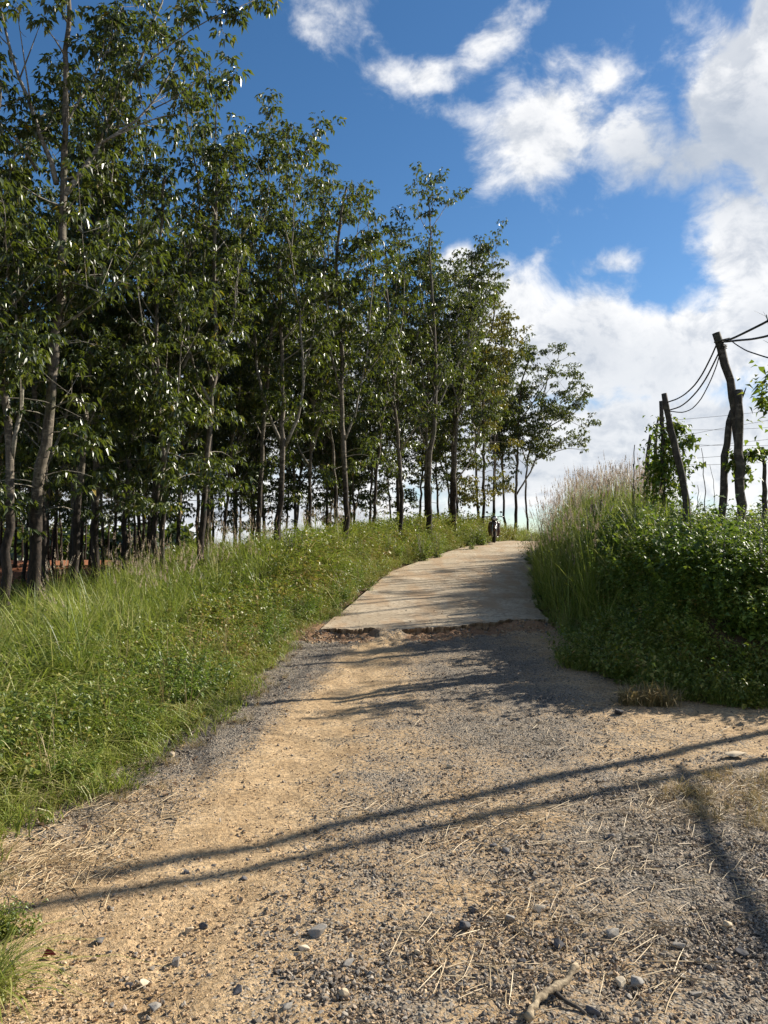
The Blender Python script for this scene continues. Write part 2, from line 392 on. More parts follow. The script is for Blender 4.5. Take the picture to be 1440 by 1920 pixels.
# gravel track: sand and grey crushed stone
def greyness(x, y):
    """share of grey gravel on the track, 0 sand .. 1 stone"""
    sand = np.exp(-((x - (-.2 - .11 * (10 - y) + .012 * (y - 6) ** 2 * (y < 6))) / .34) ** 2) * ss(11.5, 10, y)
    left = ss(-.35, -.9, x + .11 * (10 - y)) * ss(4.6, 6.2, y)
    right = ss(.75, 1.35, x) * ss(5.2, 4.2, y)
    mid = ss(.1, .7, x) * ss(5.0, 6.5, y) * ss(3.2, 1.8, x) * .75
    g = .42 + .56 * left + .40 * right + .38 * mid - .78 * sand + .16 * sn(x, y, 2.2, 3) + .12 * sn(x, y, 6, 1)
    g = g - .40 * ss(1.4, 2.2, x) * ss(5.5, 6.1, y) - .25 * ss(-.2, -1.0, x) * ss(4.6, 3.8, y)
    return np.clip(g, 0, 1)
m, T, o = mat('sand_and_gravel'); P = T.node('ShaderNodeNewGeometry').outputs['Position']
gr = T.attr('grey'); red = T.attr('red')
na = T.noise(P, 3.0, 6, .62); nb = T.noise(P, 38, 5, .7); nc = T.noise(P, 140, 3, .6)
sand = T.mix(T.ramp(na, .3, .7), (.38, .245, .12), (.62, .43, .235))
sand = T.mix(T.ramp(nb, .42, .60), T.vm('SCALE', sand, sc=.5), sand)
sand = T.mix(T.m('MULTIPLY', T.ramp(nc, .45, .65), .35), sand, (.60, .48, .33))
vo = T.node('ShaderNodeTexVoronoi'); vo.inputs['Scale'].default_value = 75; T.l.new(T.vm('ADD', P, T.vm('SCALE', T.noise(P, 30, 2, .5, out=1), sc=.01)), vo.inputs['Vector'])
sc_ = T.node('ShaderNodeSeparateColor'); T.l.new(vo.outputs['Color'], sc_.inputs[0])
vo2 = T.node('ShaderNodeTexVoronoi'); vo2.inputs['Scale'].default_value = 160; T.l.new(P, vo2.inputs['Vector'])
sc2 = T.node('ShaderNodeSeparateColor'); T.l.new(vo2.outputs['Color'], sc2.inputs[0])
stone = T.mix(sc_.outputs[1], (.045, .041, .038), (.30, .26, .21))
stone2 = T.mix(sc2.outputs[1], (.07, .058, .048), (.42, .34, .25))
gg = T.m('ADD', gr, T.m('MULTIPLY', T.m('SUBTRACT', na, .5), .9))
f1 = T.m('LESS_THAN', sc_.outputs[0], T.m('MULTIPLY', gg, .80)); f2 = T.m('LESS_THAN', sc2.outputs[0], T.m('MULTIPLY', gg, .75))
sand = T.mix(T.m('MULTIPLY', T.ramp(gg, .25, .85), .75), sand, (.15, .125, .10))
c = T.mix(T.m('MULTIPLY', f2, .9), sand, stone2); c = T.mix(T.m('MULTIPLY', f1, .95), c, stone)
rc = T.mix(nb, (.13, .065, .035), (.42, .26, .15)); c = T.mix(T.ramp(T.m('ADD', red, T.m('MULTIPLY', T.m('SUBTRACT', na, .5), .7)), .3, .75), c, rc)
hgt = T.m('ADD', T.m('MULTIPLY', nb, .5), T.m('MULTIPLY', T.m('MULTIPLY', f1, T.m('SUBTRACT', .8, vo.outputs['Distance'])), .9))
hgt = T.m('ADD', hgt, T.m('MULTIPLY', nc, .25))
T.l.new(principled(T, c, .92, .2, T.bump(hgt, 1.0, .022)), o.inputs[0]); M['track'] = m
def tz(X, Y):
    r = np.random.default_rng(5)
    g = greyness(X, Y)
    return height(X, Y) + .008 * sn(X, Y, 3.1, 2) + .006 * sn(X, Y, 9, 4) + .0045 * sn(X, Y, 27, 4) + (r.random(X.shape) - .5) * (.008 + .012 * g) + (.035 * sn(X, Y, 7, 9) + .025 * sn(X, Y, 17, 2)) * ss(1.1, .3, np.abs(Y - edge_y(X) + .35))
def keep(x, y): return (x > lx(y) - .55) & (x < np.where(y < 9.3, 9, rxs(y) + .5)) & ((y < hedge_y(x) + .5) | (x < rxs(y) + .4))
V, Q = grid(np.arange(-3.3, 9.0, .035), np.arange(1.2, 13.7, .035), tz, keep)
link('gravel_track', mesh_from('gravel_track', V, Q, attrs={'grey': greyness(V[:, 0], V[:, 1]), 'red': ss(1.1, .5, np.abs(V[:, 1] - edge_y(V[:, 0]) - .0)) * (1 - .8 * np.exp(-((V[:, 0] - .1) / .35) ** 2)) + .4 * ss(-.9, -1.4, V[:, 0] + .0 * V[:, 1]) * ss(9, 11, V[:, 1])}, smooth=True, mats=(M['track'],)), kind='structure')
# coarser continuation behind the camera and out to the side
V, Q = grid(np.arange(-3.3, 14, .3), np.arange(-4, 1.5, .3), lambda X, Y: height(X, Y) - .012)
link('gravel_path', mesh_from('gravel_path', V, Q, attrs={'grey': greyness(V[:, 0], V[:, 1]), 'red': V[:, 0] * 0}, smooth=True, mats=(M['track'],)), kind='structure')

# concrete road: a thick slab with a broken front edge
m, T, o = mat('dusty_concrete'); P = T.node('ShaderNodeNewGeometry').outputs['Position']
na = T.noise(P, 1.1, 6, .6); nb = T.noise(P, 14, 6, .65); nc = T.noise(T.vm('MULTIPLY', P, (.6, 9, 1)), 6, 4, .6)
c = T.mix(T.ramp(na, .32, .68), (.34, .27, .185), (.50, .41, .295)); c = T.mix(T.m('MULTIPLY', T.ramp(nb, .5, .60), .65), c, (.17, .125, .085))
nd = T.noise(P, 55, 4, .7); c = T.mix(T.m('MULTIPLY', T.ramp(nd, .56, .66), .5), c, (.16, .12, .085)); ne = T.noise(T.vm('MULTIPLY', P, (1.6, .5, 1)), 1.3, 5, .6); c = T.mix(T.m('MULTIPLY', T.ramp(ne, .44, .62), .65), c, (.33, .215, .12))
cy = T.node('ShaderNodeSeparateXYZ'); T.l.new(P, cy.inputs[0]); fr = T.m('FRACT', T.m('MULTIPLY', T.m('ADD', T.m('ADD', cy.outputs[1], T.m('MULTIPLY', cy.outputs[0], .15)), T.m('MULTIPLY', nb, .06)), 1 / 4.0)); c = T.mix(T.m('MULTIPLY', T.m('LESS_THAN', fr, .009), .7), c, (.09, .065, .045))
c = T.mix(T.m('MULTIPLY', T.ramp(nc, .5, .7), .22), c, (.52, .45, .35))
side = T.attr('side'); c = T.mix(side, c, (.30, .21, .13))
T.l.new(principled(T, c, .9, .2, T.bump(T.m('ADD', T.m('ADD', nb, nc), nd), .6, .008)), o.inputs[0]); M['concrete'] = m
ysr = np.concatenate([np.arange(0, 30, .12), np.arange(30, 46, .5)]); us = np.linspace(0, 1, 220)
rowsV = []
for k, yy in enumerate(ysr):
    y0 = 12.0 + yy; xl_ = float(np.interp(y0, [12, 13.3, 13.8], [-.98, -.85, float(lx(13.8))])) if y0 < 13.8 else float(lx(y0))
    X = xl_ + us * (float(rxs(y0)) + .12 - xl_); Y = y0 + (edge_y(X) - 12.0) * (1 - ss(0, 3.5, yy))
    Z = height(X, np.maximum(Y, edge_y(X) + .6)) * .5 + height(X, Y + .5) * .5 - .03 + .05 + .004 * sn(X, Y, 2, 1) + (.008 * sn(X, Y, 13, 1) if k == 0 else 0)
    rowsV.append(np.stack([X, Y, Z], -1))
TV = np.array(rowsV); nr = len(TV); nu = 220
low1 = TV[0].copy(); low1[:, 1] += .05 + .04 * sn(low1[:, 0], 0, 17, 3); low1[:, 2] -= .06
low2 = TV[0].copy(); low2[:, 1] += .02; low2[:, 2] -= .22
V = np.concatenate([low2, low1, TV.reshape(-1, 3)])
i = np.arange(nr + 1)[:, None] * nu; j = np.arange(nu - 1)[None, :]
Q = np.stack([i + j, i + j + 1, i + nu + j + 1, i + nu + j], -1).reshape(-1, 4)
# side skirts
LV = TV[:, 0].copy(); LV[:, 2] -= .2; RV = TV[:, -1].copy(); RV[:, 2] -= .2; n0 = len(V); V = np.concatenate([V, LV, RV])
k = np.arange(nr - 1); tl = 2 * nu + k * nu
Q = np.concatenate([Q, np.stack([n0 + k, tl, tl + nu, n0 + k + 1], -1), np.stack([tl + nu - 1, n0 + nr + k, n0 + nr + k + 1, tl + 2 * nu - 1], -1)])
sd = np.zeros(len(V)); sd[:2 * nu] = 1
me = mesh_from('concrete_road', V, Q, attrs={'side': sd}, smooth=False, mats=(M['concrete'],))
link('concrete_road', me, kind='structure')

# ------------------------------------------------------------------ leaves and branches
def blades(rng, n, rad, h0, h1, width, lean, seg=4, curve=1.0, fan=False):
    """arching grass blades as tapered strips -> V, Q, tint"""
    a = rng.random(n) * 6.283; r = rad * np.sqrt(rng.random(n)); bx, by = r * np.cos(a), r * np.sin(a)
    H = h0 + (h1 - h0) * rng.random(n); az = rng.random(n) * 6.283 if not fan else a + rng.normal(0, .5, n)
    ln = lean * (.3 + rng.random(n)); t = np.linspace(0, 1, seg + 1)
    out = ln[:, None] * H[:, None] * (t ** (1.6 * curve))[None, :]
    up = H[:, None] * (t[None, :] - (.45 * ln)[:, None] * (t ** 3)[None, :])
    dx, dy = np.cos(az)[:, None], np.sin(az)[:, None]
    wv = width * (.6 + .8 * rng.random(n))[:, None] * np.array([.7] + [1.0] * (seg - 1) + [.08])[None, :] * (1 - t * .45)
    tw = az + 1.57 + rng.normal(0, .5, n); sxv, syv = np.cos(tw)[:, None], np.sin(tw)[:, None]
    C = np.stack([bx[:, None] + dx * out, by[:, None] + dy * out, up], -1)
    Sd = np.stack([sxv * wv, syv * wv, wv * 0], -1) * .5
    V = np.stack([C - Sd, C + Sd], 2).reshape(-1, 3)
    b = np.arange(n)[:, None] * (seg + 1) * 2; k = np.arange(seg)[None, :] * 2
    Q = np.stack([b + k, b + k + 1, b + k + 3, b + k + 2], -1).reshape(-1, 4)
    tint = np.repeat(rng.random(n), (seg + 1) * 2)
    return V, Q, tint
def leaves_at(rng, P, D, L, W, up=None, fold=.3, droop=.25):
    """one folded four-triangle leaf per row: base P, direction D"""
    n = len(P); D = D / (np.linalg.norm(D, axis=1)[:, None] + 1e-9)
    z = np.array([0, 0, 1.0]) + rng.normal(0, .35, (n, 3))
    S = np.cross(D, z); S /= np.linalg.norm(S, axis=1)[:, None] + 1e-9; U = np.cross(S, D)
    L = np.broadcast_to(L, (n,))[:, None]; W = np.broadcast_to(W, (n,))[:, None]
    b = P; mid = P + D * L * .5 + U * 0; l = P + D * L * .42 + S * W * .5 + U * W * fold; r = P + D * L * .42 - S * W * .5 + U * W * fold
    tip = P + D * L - np.array([0, 0, 1.0]) * L * droop
    V = np.stack([b, l, mid, r, tip], 1).reshape(-1, 3); i = np.arange(n)[:, None] * 5
    Tt = np.concatenate([i + np.array([0, 2, 1]), i + np.array([0, 3, 2]), i + np.array([1, 2, 4]), i + np.array([2, 3, 4])], 0)
    return V, Tt
def clusters(rng, C, size=1.0, pet=11, lean=None):
    """drooping whorls of three-part leaves at every point of C -> V, T, tint"""
    n = len(C); az = rng.random((n, 1)) * 6.28 + np.arange(pet)[None, :] * (6.283 / pet) + rng.normal(0, .25, (n, pet))
    pl = size * (.07 + .13 * rng.random((n, pet))); zz = rng.uniform(-.06, .12, (n, pet)) * size
    e = np.stack([np.cos(az), np.sin(az), 0 * az], -1)
    base = C[:, None, :] + e * pl[..., None] + np.stack([0 * zz, 0 * zz, zz], -1)
    offs = np.array([-.85, 0, .85]); a3 = az[..., None] + offs + rng.normal(0, .2, (n, pet, 3))
    dr = rng.uniform(-.05, 1.3, (n, pet, 3))
    D = np.stack([np.cos(a3) * np.cos(dr), np.sin(a3) * np.cos(dr), -np.sin(dr)], -1)
    P = np.repeat(base[:, :, None, :], 3, 2).reshape(-1, 3); D = D.reshape(-1, 3); k = len(P)
    L = size * rng.uniform(.085, .165, k); V, Tt = leaves_at(rng, P, D, L, L * rng.uniform(.40, .56, k), droop=.18, fold=.22)
    ct = rng.random(n) ** 1.1; t = np.repeat(ct, pet * 3) * .55 + .45 * rng.random(k) * .98
    old = rng.random(k) > .985; t = np.where(old, .985, np.minimum(t, .97))
    return V, Tt, np.repeat(t, 5)

def curve_pts(P, n):
    P = np.asarray(P, float); s = np.concatenate([[0], np.cumsum(np.linalg.norm(np.diff(P, axis=0), axis=1))]); s /= s[-1]
    t = np.linspace(0, 1, n); out = np.stack([np.interp(t, s, P[:, k]) for k in range(3)], -1)
    sm = out.copy(); sm[1:-1] = (out[:-2] + 2 * out[1:-1] + out[2:]) / 4; return sm

def build_tree(name, rng, limbs, dens=1.0, leafsize=1.0, trunkmat='bark', leafmat='leaf', sub=2, reach=1.3, zmin=2.4, side_step=.42, topsparse=0.0, low_sprays=0):
    """limbs: list of (points, r0, r1, leafy_from, is_trunk). Returns trunk mesh, branch mesh, crown mesh"""
    tr, tw = MB(), MB(); brs = []; C = []
    H = max(np.asarray(l[0])[:, 2].max() for l in limbs)
    for (P, r0, r1, lf, trunk) in limbs:
        P = np.asarray(P, float); L = np.linalg.norm(np.diff(P, axis=0), axis=1).sum(); n = max(5, int(L / .35))
        c = curve_pts(P, n); c[1:-1] += rng.normal(0, .018, (n - 2, 3)) * (1.0, 1.0, .2)
        t = np.linspace(0, 1, n); rad = r0 + (r1 - r0) * t ** .85
        if trunk: rad = rad * (1 + .55 * np.exp(-t * L / .22))
        br = tr if trunk else MB(); br.tube(c, rad, 10 if trunk else 7, wob=.05 if trunk else .03, rng=rng)
        if not trunk: brs.append(br)
        s = lf * L
        while s < L:
            u = s / L; k = u * (n - 1); i0 = min(int(k), n - 2); p = c[i0] + (c[i0 + 1] - c[i0]) * (k - i0); d = c[i0 + 1] - c[i0]; d /= np.linalg.norm(d)
            s += side_step * rng.uniform(.5, 1.5) * (1 + topsparse * max(0, p[2] / H - .55) * 3)
            if p[2] < zmin: continue
            az = rng.random() * 6.283; out = np.array([math.cos(az), math.sin(az), 0])
            frac = 1 - abs(p[2] / H - .45) * 1.1
            bl = reach * max(.28, frac) * rng.uniform(.45, 1.2)
            up = rng.uniform(.15, 1.1)
            dd = out + np.array([0, 0, up]) + d * .3; dd /= np.linalg.norm(dd)
            m1 = p + dd * bl * .5; e = p + dd * bl + np.array([0, 0, rng.uniform(-.1, .28) * bl])
            rb = max(.005, min(.022, (r0 + (r1 - r0) * u) * .5))
            bp = curve_pts([p, m1 + rng.normal(0, .05, 3), e], 5); tw.tube(bp, np.linspace(rb, .004, 5), 4, cap=False)
            C.append(e)
            for q_ in range(int(rng.poisson(sub * bl * 1.1))):
                v = rng.uniform(.25, .95); b0 = bp[min(4, int(v * 4))]; az2 = rng.random() * 6.28
                e2 = b0 + np.array([math.cos(az2), math.sin(az2), rng.uniform(-.2, .9)]) * rng.uniform(.15, .5)
                tw.tube([b0, (b0 + e2) / 2 + rng.normal(0, .02, 3), e2], [.006, .005, .003], 3, cap=False); C.append(e2)
                if rng.random() < .15: C.append(b0 + rng.normal(0, .06, 3))
        C.append(c[-1])
    for k in range(low_sprays):          # small leafy shoots low on the trunk
        P = np.asarray(limbs[0][0], float); z = rng.uniform(zmin * .8, zmin + 2.5); p = np.array([np.interp(z, P[:, 2], P[:, 0]), np.interp(z, P[:, 2], P[:, 1]), z])
        az = rng.random() * 6.28; e = p + np.array([math.cos(az), math.sin(az), rng.uniform(-.3, .3)]) * rng.uniform(.5, 1.4)
        tw.tube(curve_pts([p, (p + e) / 2 + (0, 0, .15), e], 5), np.linspace(.012, .004, 5), 4, cap=False)
        for q_ in range(4): C.append(e + rng.normal(0, .22, 3))
    C = np.array(C)
    C = C[C[:, 2] > zmin * .75]
    if dens < 1: C = C[rng.random(len(C)) < dens]
    elif dens > 1:
        ex = C[rng.random(len(C)) < dens - 1]; C = np.concatenate([C, ex + rng.normal(0, .2, ex.shape)])
    V, Tt, ti = clusters(rng, C, leafsize)
    crown = mesh_from(name + '_crown', V, tris=Tt, attrs={'tint': ti}, mats=(M[leafmat],))
    def mm(b, nm, mt): return mesh_from(nm, np.concatenate(b.V), np.concatenate(b.Q), np.concatenate(b.T) if b.T else None, smooth=True, mats=(mt,)) if b.V else None
    return mm(tr, name + '_trunk', M[trunkmat]), [mm(b, name + '_limb', M['bark_pale']) for b in brs], mm(tw, name + '_twigs', M['twig']), crown

def place_tree(meshes, loc, label, group=None, rz=0, sc=1.0, name='rubber_tree', cat='tree'):
    e = empty(name, loc, label, cat, group, rz); e.scale = (sc, sc, sc)
    link('trunk', meshes[0], e); link('crown', meshes[3], e)
    for me in meshes[1]: link('limb', me, e)
    if meshes[2] is not None: link('twigs', meshes[2], e, kind='stuff')
    return e

# the trees that can be told apart along the edge, each from its own stem and limbs
def hero(name_seed, Y, trunk, r0, limbs, label, jitter=.5, rt=.03, **kw):
    rng = np.random.default_rng(name_seed)
    tp = [at(px, py, Y) for px, py in trunk]; bx, by = tp[0].x, tp[0].y; g = hz(bx, by) - .05
    T0 = [(0, 0, 0)] + [(p.x - bx, p.y - by, max(p.z - g, .15 * (i + 1))) for i, p in enumerate(tp)][1:]
    L = [(T0, r0, rt, .42, True)]
    for spec in limbs:
        pts, ra, rb = spec[:3]; dy = rng.normal(0, jitter) if len(spec) < 4 else spec[3]
        # the limb leaves the stem at the stem's own depth and drifts nearer or farther along its length
        q_ = []
        for i, (px, py) in enumerate(pts):
            p = at(px, py, Y + dy * i / (len(pts) - 1) * 2.0); q_.append((p.x - bx, p.y - by, p.z - g))
        L.append((q_, ra, rb, .22, False))
    ms = build_tree('rubber_tree', rng, L, **kw)
    return place_tree(ms, (bx, by, g), label)

hero(11, 13.0, [(66, 1180), (63, 1050), (72, 930), (87, 820), (97, 720), (106, 620), (117, 520), (115, 450), (118, 370), (121, 280), (122, 150), (128, 10), (132, -130)], .115,
     [([(106, 345), (95, 290), (62, 210), (32, 140), (6, 60), (-15, -60)], .05, .012), ([(122, 365), (165, 310), (192, 268), (216, 215), (250, 140), (290, 50), (315, -50)], .055, .010, .8),
      ([(121, 240), (165, 165), (205, 90), (232, 5)], .024, .006), ([(192, 268), (240, 238), (285, 205), (330, 110), (352, 10)], .026, .006, .5),
      ([(200, 262), (262, 232), (320, 215), (385, 208)], .020, .005), ([(250, 140), (305, 95), (370, 50), (440, 15), (478, 0)], .018, .004, .3),
      ([(70, 320), (40, 250), (-20, 220), (-70, 120)], .03, .008), ([(112, 545), (135, 520), (170, 545), (205, 555)], .022, .006, -.6), ([(104, 625), (135, 598), (190, 560)], .02, .005), ([(92, 770), (130, 745), (175, 760)], .02, .005, -.4),
      ([(285, 205), (330, 190), (372, 140), (385, 155)], .012, .004)],
     'tall sparse rubber tree at the left, its forked pale limbs reaching the picture top', zmin=2.6, reach=1.5, side_step=.38, topsparse=.6, sub=2.4, dens=.85, low_sprays=10)
hero(12, 12.4, [(10, 1190), (12, 1050), (18, 930), (22, 850), (8, 740), (-4, 600), (-10, 450), (-6, 300), (0, 150)], .085,
     [([(22, 860), (40, 780), (44, 700), (30, 600), (36, 480)], .04, .01), ([(6, 700), (-40, 600), (-80, 420)], .04, .01), ([(-8, 420), (20, 340), (35, 240)], .03, .008)],
     'rubber tree with dark lower stem cut by the left edge of the picture', zmin=2.4, sub=2.6, reach=1.5, low_sprays=10)
hero(13, 14.6, [(86, 1120), (83, 1000), (80, 930), (84, 880), (70, 780), (52, 660), (48, 520), (60, 400)], .06,
     [([(84, 880), (120, 800), (150, 690), (160, 560), (150, 440)], .035, .008), ([(52, 660), (20, 560), (10, 420)], .03, .008)],
     'thinner rubber tree standing close behind the tall forked one', zmin=2.6, sub=2.6, reach=1.4, low_sprays=6)
hero(14, 16.5, [(178, 1110), (178, 1000), (180, 900), (178, 800), (185, 690), (190, 560), (205, 440), (212, 330)], .095,
     [([(180, 790), (150, 700), (140, 600), (130, 480)], .04, .01), ([(186, 720), (240, 640), (260, 520), (270, 400), (262, 320)], .045, .01)],
     'thick dark stemmed rubber tree, second straight trunk from the left', zmin=2.6, sub=2.8, reach=1.5, low_sprays=12)
hero(15, 15.5, [(303, 1120), (303, 1050), (306, 960), (308, 880), (300, 790), (296, 680), (290, 560), (300, 430), (310, 330)], .055,
     [([(306, 880), (330, 780), (340, 660), (335, 540)], .03, .008), ([(298, 720), (265, 620), (255, 500)], .03, .008)],
     'slender rubber tree rising from bright grass with low leafy sprays', zmin=2.2, sub=3, reach=1.3, low_sprays=16)
hero(16, 16.2, [(376, 1060), (378, 980), (384, 920), (388, 850), (398, 760), (402, 700), (404, 600), (400, 480), (408, 380), (405, 320)], .075,
     [([(398, 760), (360, 690), (350, 560), (345, 440)], .035, .008), ([(402, 680), (440, 600), (450, 480), (442, 370)], .035, .008), ([(405, 340), (378, 300), (372, 275)], .012, .004), ([(408, 360), (440, 320), (436, 290)], .012, .004)],
     'rubber tree with a pale curved stem left of the three-way forked tree', zmin=2.6, sub=2.6, reach=1.25, low_sprays=6)
hero(17, 18.6, [(520, 1020), (523, 950), (530, 870), (533, 843), (530, 790), (529, 700), (529, 640), (527, 560), (522, 480)], .085,
     [([(531, 845), (518, 808), (500, 775), (488, 720), (478, 660), (470, 560), (468, 470), (500, 400), (505, 330), (498, 270), (515, 200)], .042, .008, .3),
      ([(535, 838), (555, 790), (570, 750), (568, 700), (565, 600), (548, 500), (545, 420), (560, 330), (592, 240), (600, 225)], .040, .008, -.4),
      ([(568, 720), (585, 640), (595, 560), (590, 470)], .02, .006), ([(500, 340), (470, 290), (452, 255)], .013, .004), ([(505, 320), (535, 270), (548, 235)], .013, .004), ([(560, 330), (575, 290), (572, 262)], .012, .004)],
     'rubber tree forking three ways above the tall grass, its crown the highest spire', zmin=3.4, sub=2.4, reach=1.15, side_step=.36)
hero(18, 20.5, [(648, 1010), (648, 930), (645, 860), (640, 780), (641, 700), (640, 600), (630, 480), (640, 400), (650, 350)], .09,
     [([(645, 830), (662, 790), (672, 750), (690, 640), (700, 500), (690, 400)], .035, .008), ([(640, 740), (620, 660), (610, 540), (600, 420), (610, 340)], .04, .008), ([(640, 560), (665, 470), (680, 370)], .025, .006)],
     'rubber tree with dark straight stem and a dense crown just right of the highest spire', zmin=3.0, sub=3, reach=1.45, side_step=.34, low_sprays=8)
hero(19, 24.0, [(752, 1000), (752, 900), (750, 850), (742, 780), (735, 700), (730, 600), (725, 520), (722, 470)], .07,
     [([(751, 845), (775, 800), (805, 775), (830, 700)], .03, .008), ([(735, 700), (755, 600), (760, 500)], .03, .007)],
     'rubber tree with a Y-shaped fork against the bright cloud gap', zmin=2.6, sub=2.6, reach=1.2)
hero(20, 26.5, [(806, 975), (804, 900), (806, 860), (816, 780), (816, 680), (812, 560), (806, 480), (806, 430), (806, 380), (800, 345)], .115,
     [([(816, 775), (848, 705), (876, 650), (905, 600), (912, 560)], .035, .008), ([(807, 430), (830, 400), (842, 375), (862, 366)], .016, .005), ([(806, 440), (786, 405), (782, 340)], .016, .005), ([(814, 640), (790, 560), (785, 490)], .03, .008), ([(804, 400), (822, 365), (812, 335)], .012, .004)],
     'stout rubber tree whose thin bare spire stands alone against the blue sky', zmin=3.6, sub=2.1, reach=1.05, topsparse=1.0, side_step=.36, rt=.012)
hero(21, 29.5, [(852, 990), (851, 900), (855, 820), (858, 760), (872, 680), (882, 600), (880, 520), (885, 480)], .10,
     [([(872, 680), (905, 600), (915, 520), (930, 470), (932, 435)], .03, .008), ([(852, 905), (880, 870), (900, 800), (905, 700)], .035, .008), ([(858, 760), (840, 680), (845, 580), (860, 500)], .03, .008), ([(905, 600), (895, 540), (890, 480)], .02, .006)],
     'rubber tree before the white cloud with a knot of leaves at its tip', zmin=3.2, sub=2.4, reach=1.45, side_step=.30)
hero(22, 33.0, [(906, 985), (907, 900), (906, 800), (904, 720), (915, 650), (925, 600), (930, 560)], .075,
     [([(906, 800), (925, 730), (940, 660), (950, 600)], .035, .008), ([(904, 720), (885, 660), (880, 600)], .03, .008)],
     'yellowing rubber tree wrapped in hanging creeper beside the parked motorcycle', zmin=1.8, sub=3, reach=1.4, side_step=.32, leafmat='leaf_yellow', low_sprays=16)
hero(23, 36.0, [(928, 985), (926, 930), (926, 850), (932, 760), (940, 690), (948, 640), (952, 610)], .05,
     [([(926, 850), (910, 780), (905, 700)], .03, .008), ([(932, 780), (955, 720), (975, 660)], .03, .008)],
     'slim rubber tree rising directly behind the parked motorcycle', zmin=3.2, sub=2.5, reach=1.5, side_step=.32)
hero(24, 38.5, [(966, 985), (967, 930), (970, 860), (974, 790), (976, 720), (990, 680), (1002, 655)], .085,
     [([(967, 930), (990, 895), (1010, 845), (1030, 800), (1058, 740), (1080, 700)], .05, .01), ([(970, 870), (955, 800), (950, 720)], .04, .01), ([(1000, 865), (1035, 850), (1065, 838), (1095, 845)], .03, .008),
      ([(974, 790), (1010, 740), (1040, 690), (1050, 655)], .04, .009), ([(1030, 800), (1065, 780), (1088, 770), (1096, 740)], .03, .008)],
     'many-stemmed rubber tree at the crest fanning out over the plumed grass', zmin=2.6, sub=3.0, reach=1.6, side_step=.32, dens=1.2)
hero(25, 40.5, [(990, 985), (985, 920), (990, 850), (1008, 790), (1020, 740), (1030, 690)], .06,
     [([(988, 870), (965, 800), (960, 730), (968, 670)], .04, .01), ([(1008, 790), (1040, 770), (1070, 790), (1090, 800)], .03, .008)],
     'farthest rubber tree of the edge row, at the right end of the wood', zmin=2.6, sub=3.2, reach=1.6, side_step=.34)

# trees of the inner rows
GEN = []
for v in range(9):
    rng = np.random.default_rng(100 + v); H = rng.uniform(10.0, 12.0); fork = rng.uniform(2.8, 4.6)
    lean = rng.normal(0, .35, 2); tp = [(0, 0, 0), (lean[0] * .1, lean[1] * .1, fork * .5), (lean[0] * .35, lean[1] * .35, fork), (lean[0] * .7, lean[1] * .7, fork + 2.5), (lean[0] + rng.normal(0, .3), lean[1] + rng.normal(0, .3), H * .8), (lean[0] * 1.3, lean[1] * 1.2, H)]
    L = [(tp, rng.uniform(.052, .085), .012, .30, True)]
    for k in range(rng.integers(2, 5)):
        a = rng.random() * 6.28; z0 = fork + rng.uniform(-.2, 2.4); u = np.interp(z0, [0, fork, H], [0, .35, 1.2]); b = np.array([lean[0] * u * .8, lean[1] * u * .8, z0]); o_ = np.array([math.cos(a), math.sin(a), 0]); h2 = rng.uniform(2.8, 5)
        L.append(([b, b + o_ * .5 + (0, 0, .7), b + o_ * rng.uniform(.7, 1.1) + (0, 0, h2 * .55), b + o_ * rng.uniform(.8, 1.5) + (0, 0, h2)], .042, .008, .12, False))
    GEN.append(build_tree('rubber_tree', rng, L, sub=3.0, reach=1.35, zmin=3.0, side_step=.34, low_sprays=5, dens=.95))
rng = np.random.default_rng(7); u1 = np.array([.46, .888]); u2 = np.array([-.888, .46]); spots = []
for row in range(0, 15):
    for s_i in range(-7, 15):
        s_ = s_i * 2.05 + rng.normal(0, .25); t_ = 1.3 + row * 3.1 + rng.normal(0, .25)
        if row >= 4 and rng.random() < .30: continue
        x, y = np.array([-5.8, 13.0]) + u1 * s_ + u2 * t_
        px = 720 + x / max(y, .1) * F
        if row > 5 and px > 330 and rng.random() < .5: continue
        if row > 2 and px > 840: continue
        if row > 10 and (rng.random() < .35 or px > 520): continue
        if y < 9 or px < -330 or px > 955: continue
        
        spots.append((row, x, y))
MARK = [(-60, 'the left frame edge'), (12, 'the edge-cut dark tree'), (66, 'the tall forked tree'), (178, 'the thick dark trunk'), (303, 'the slender sprayed tree'), (376, 'the pale curved tree'), (525, 'the three-way fork'), (648, 'the dark straight stem'),
        (752, 'the Y-shaped fork'), (806, 'the stout spired tree'), (852, 'the knot-tipped tree'), (906, 'the yellowing tree'), (966, 'the many-stemmed tree')]
used = {}
def row_label(x, y):
    px = 720 + x / y * F
    for (a, na_), (b, nb_) in zip(MARK, MARK[1:]):
        if px < b or b == 966:
            n1, n2 = (na_, nb_) if px - a < b - px else (nb_, na_)
            t = ('shaded second-row trunk just %s %s' % ('right of' if n1 == na_ else 'left of', n1)) if px > -60 else 'shaded second-row rubber tree past the left frame edge'
            used[t] = used.get(t, 0) + 1
            return t if used[t] == 1 else t.replace('just', 'a little farther' if used[t] == 2 else 'well')
for n_, (row, x, y) in enumerate(spots):
    lab = (row_label(x, y) if row == 0 else 'rubber tree with dark bare stem in the middle rows of the plantation' if row < 4 else 'small looking far rubber tree deep inside the plantation')
    g_ = ('second row of the plantation' if row == 0 else 'middle rows of the plantation' if row < 4 else 'back rows of the plantation')
    sc = rng.uniform(.90, 1.08)
    place_tree(GEN[n_ % 9], (x, y, hz(x, y) - .05), lab, g_, rz=rng.random() * 6.28, sc=sc)
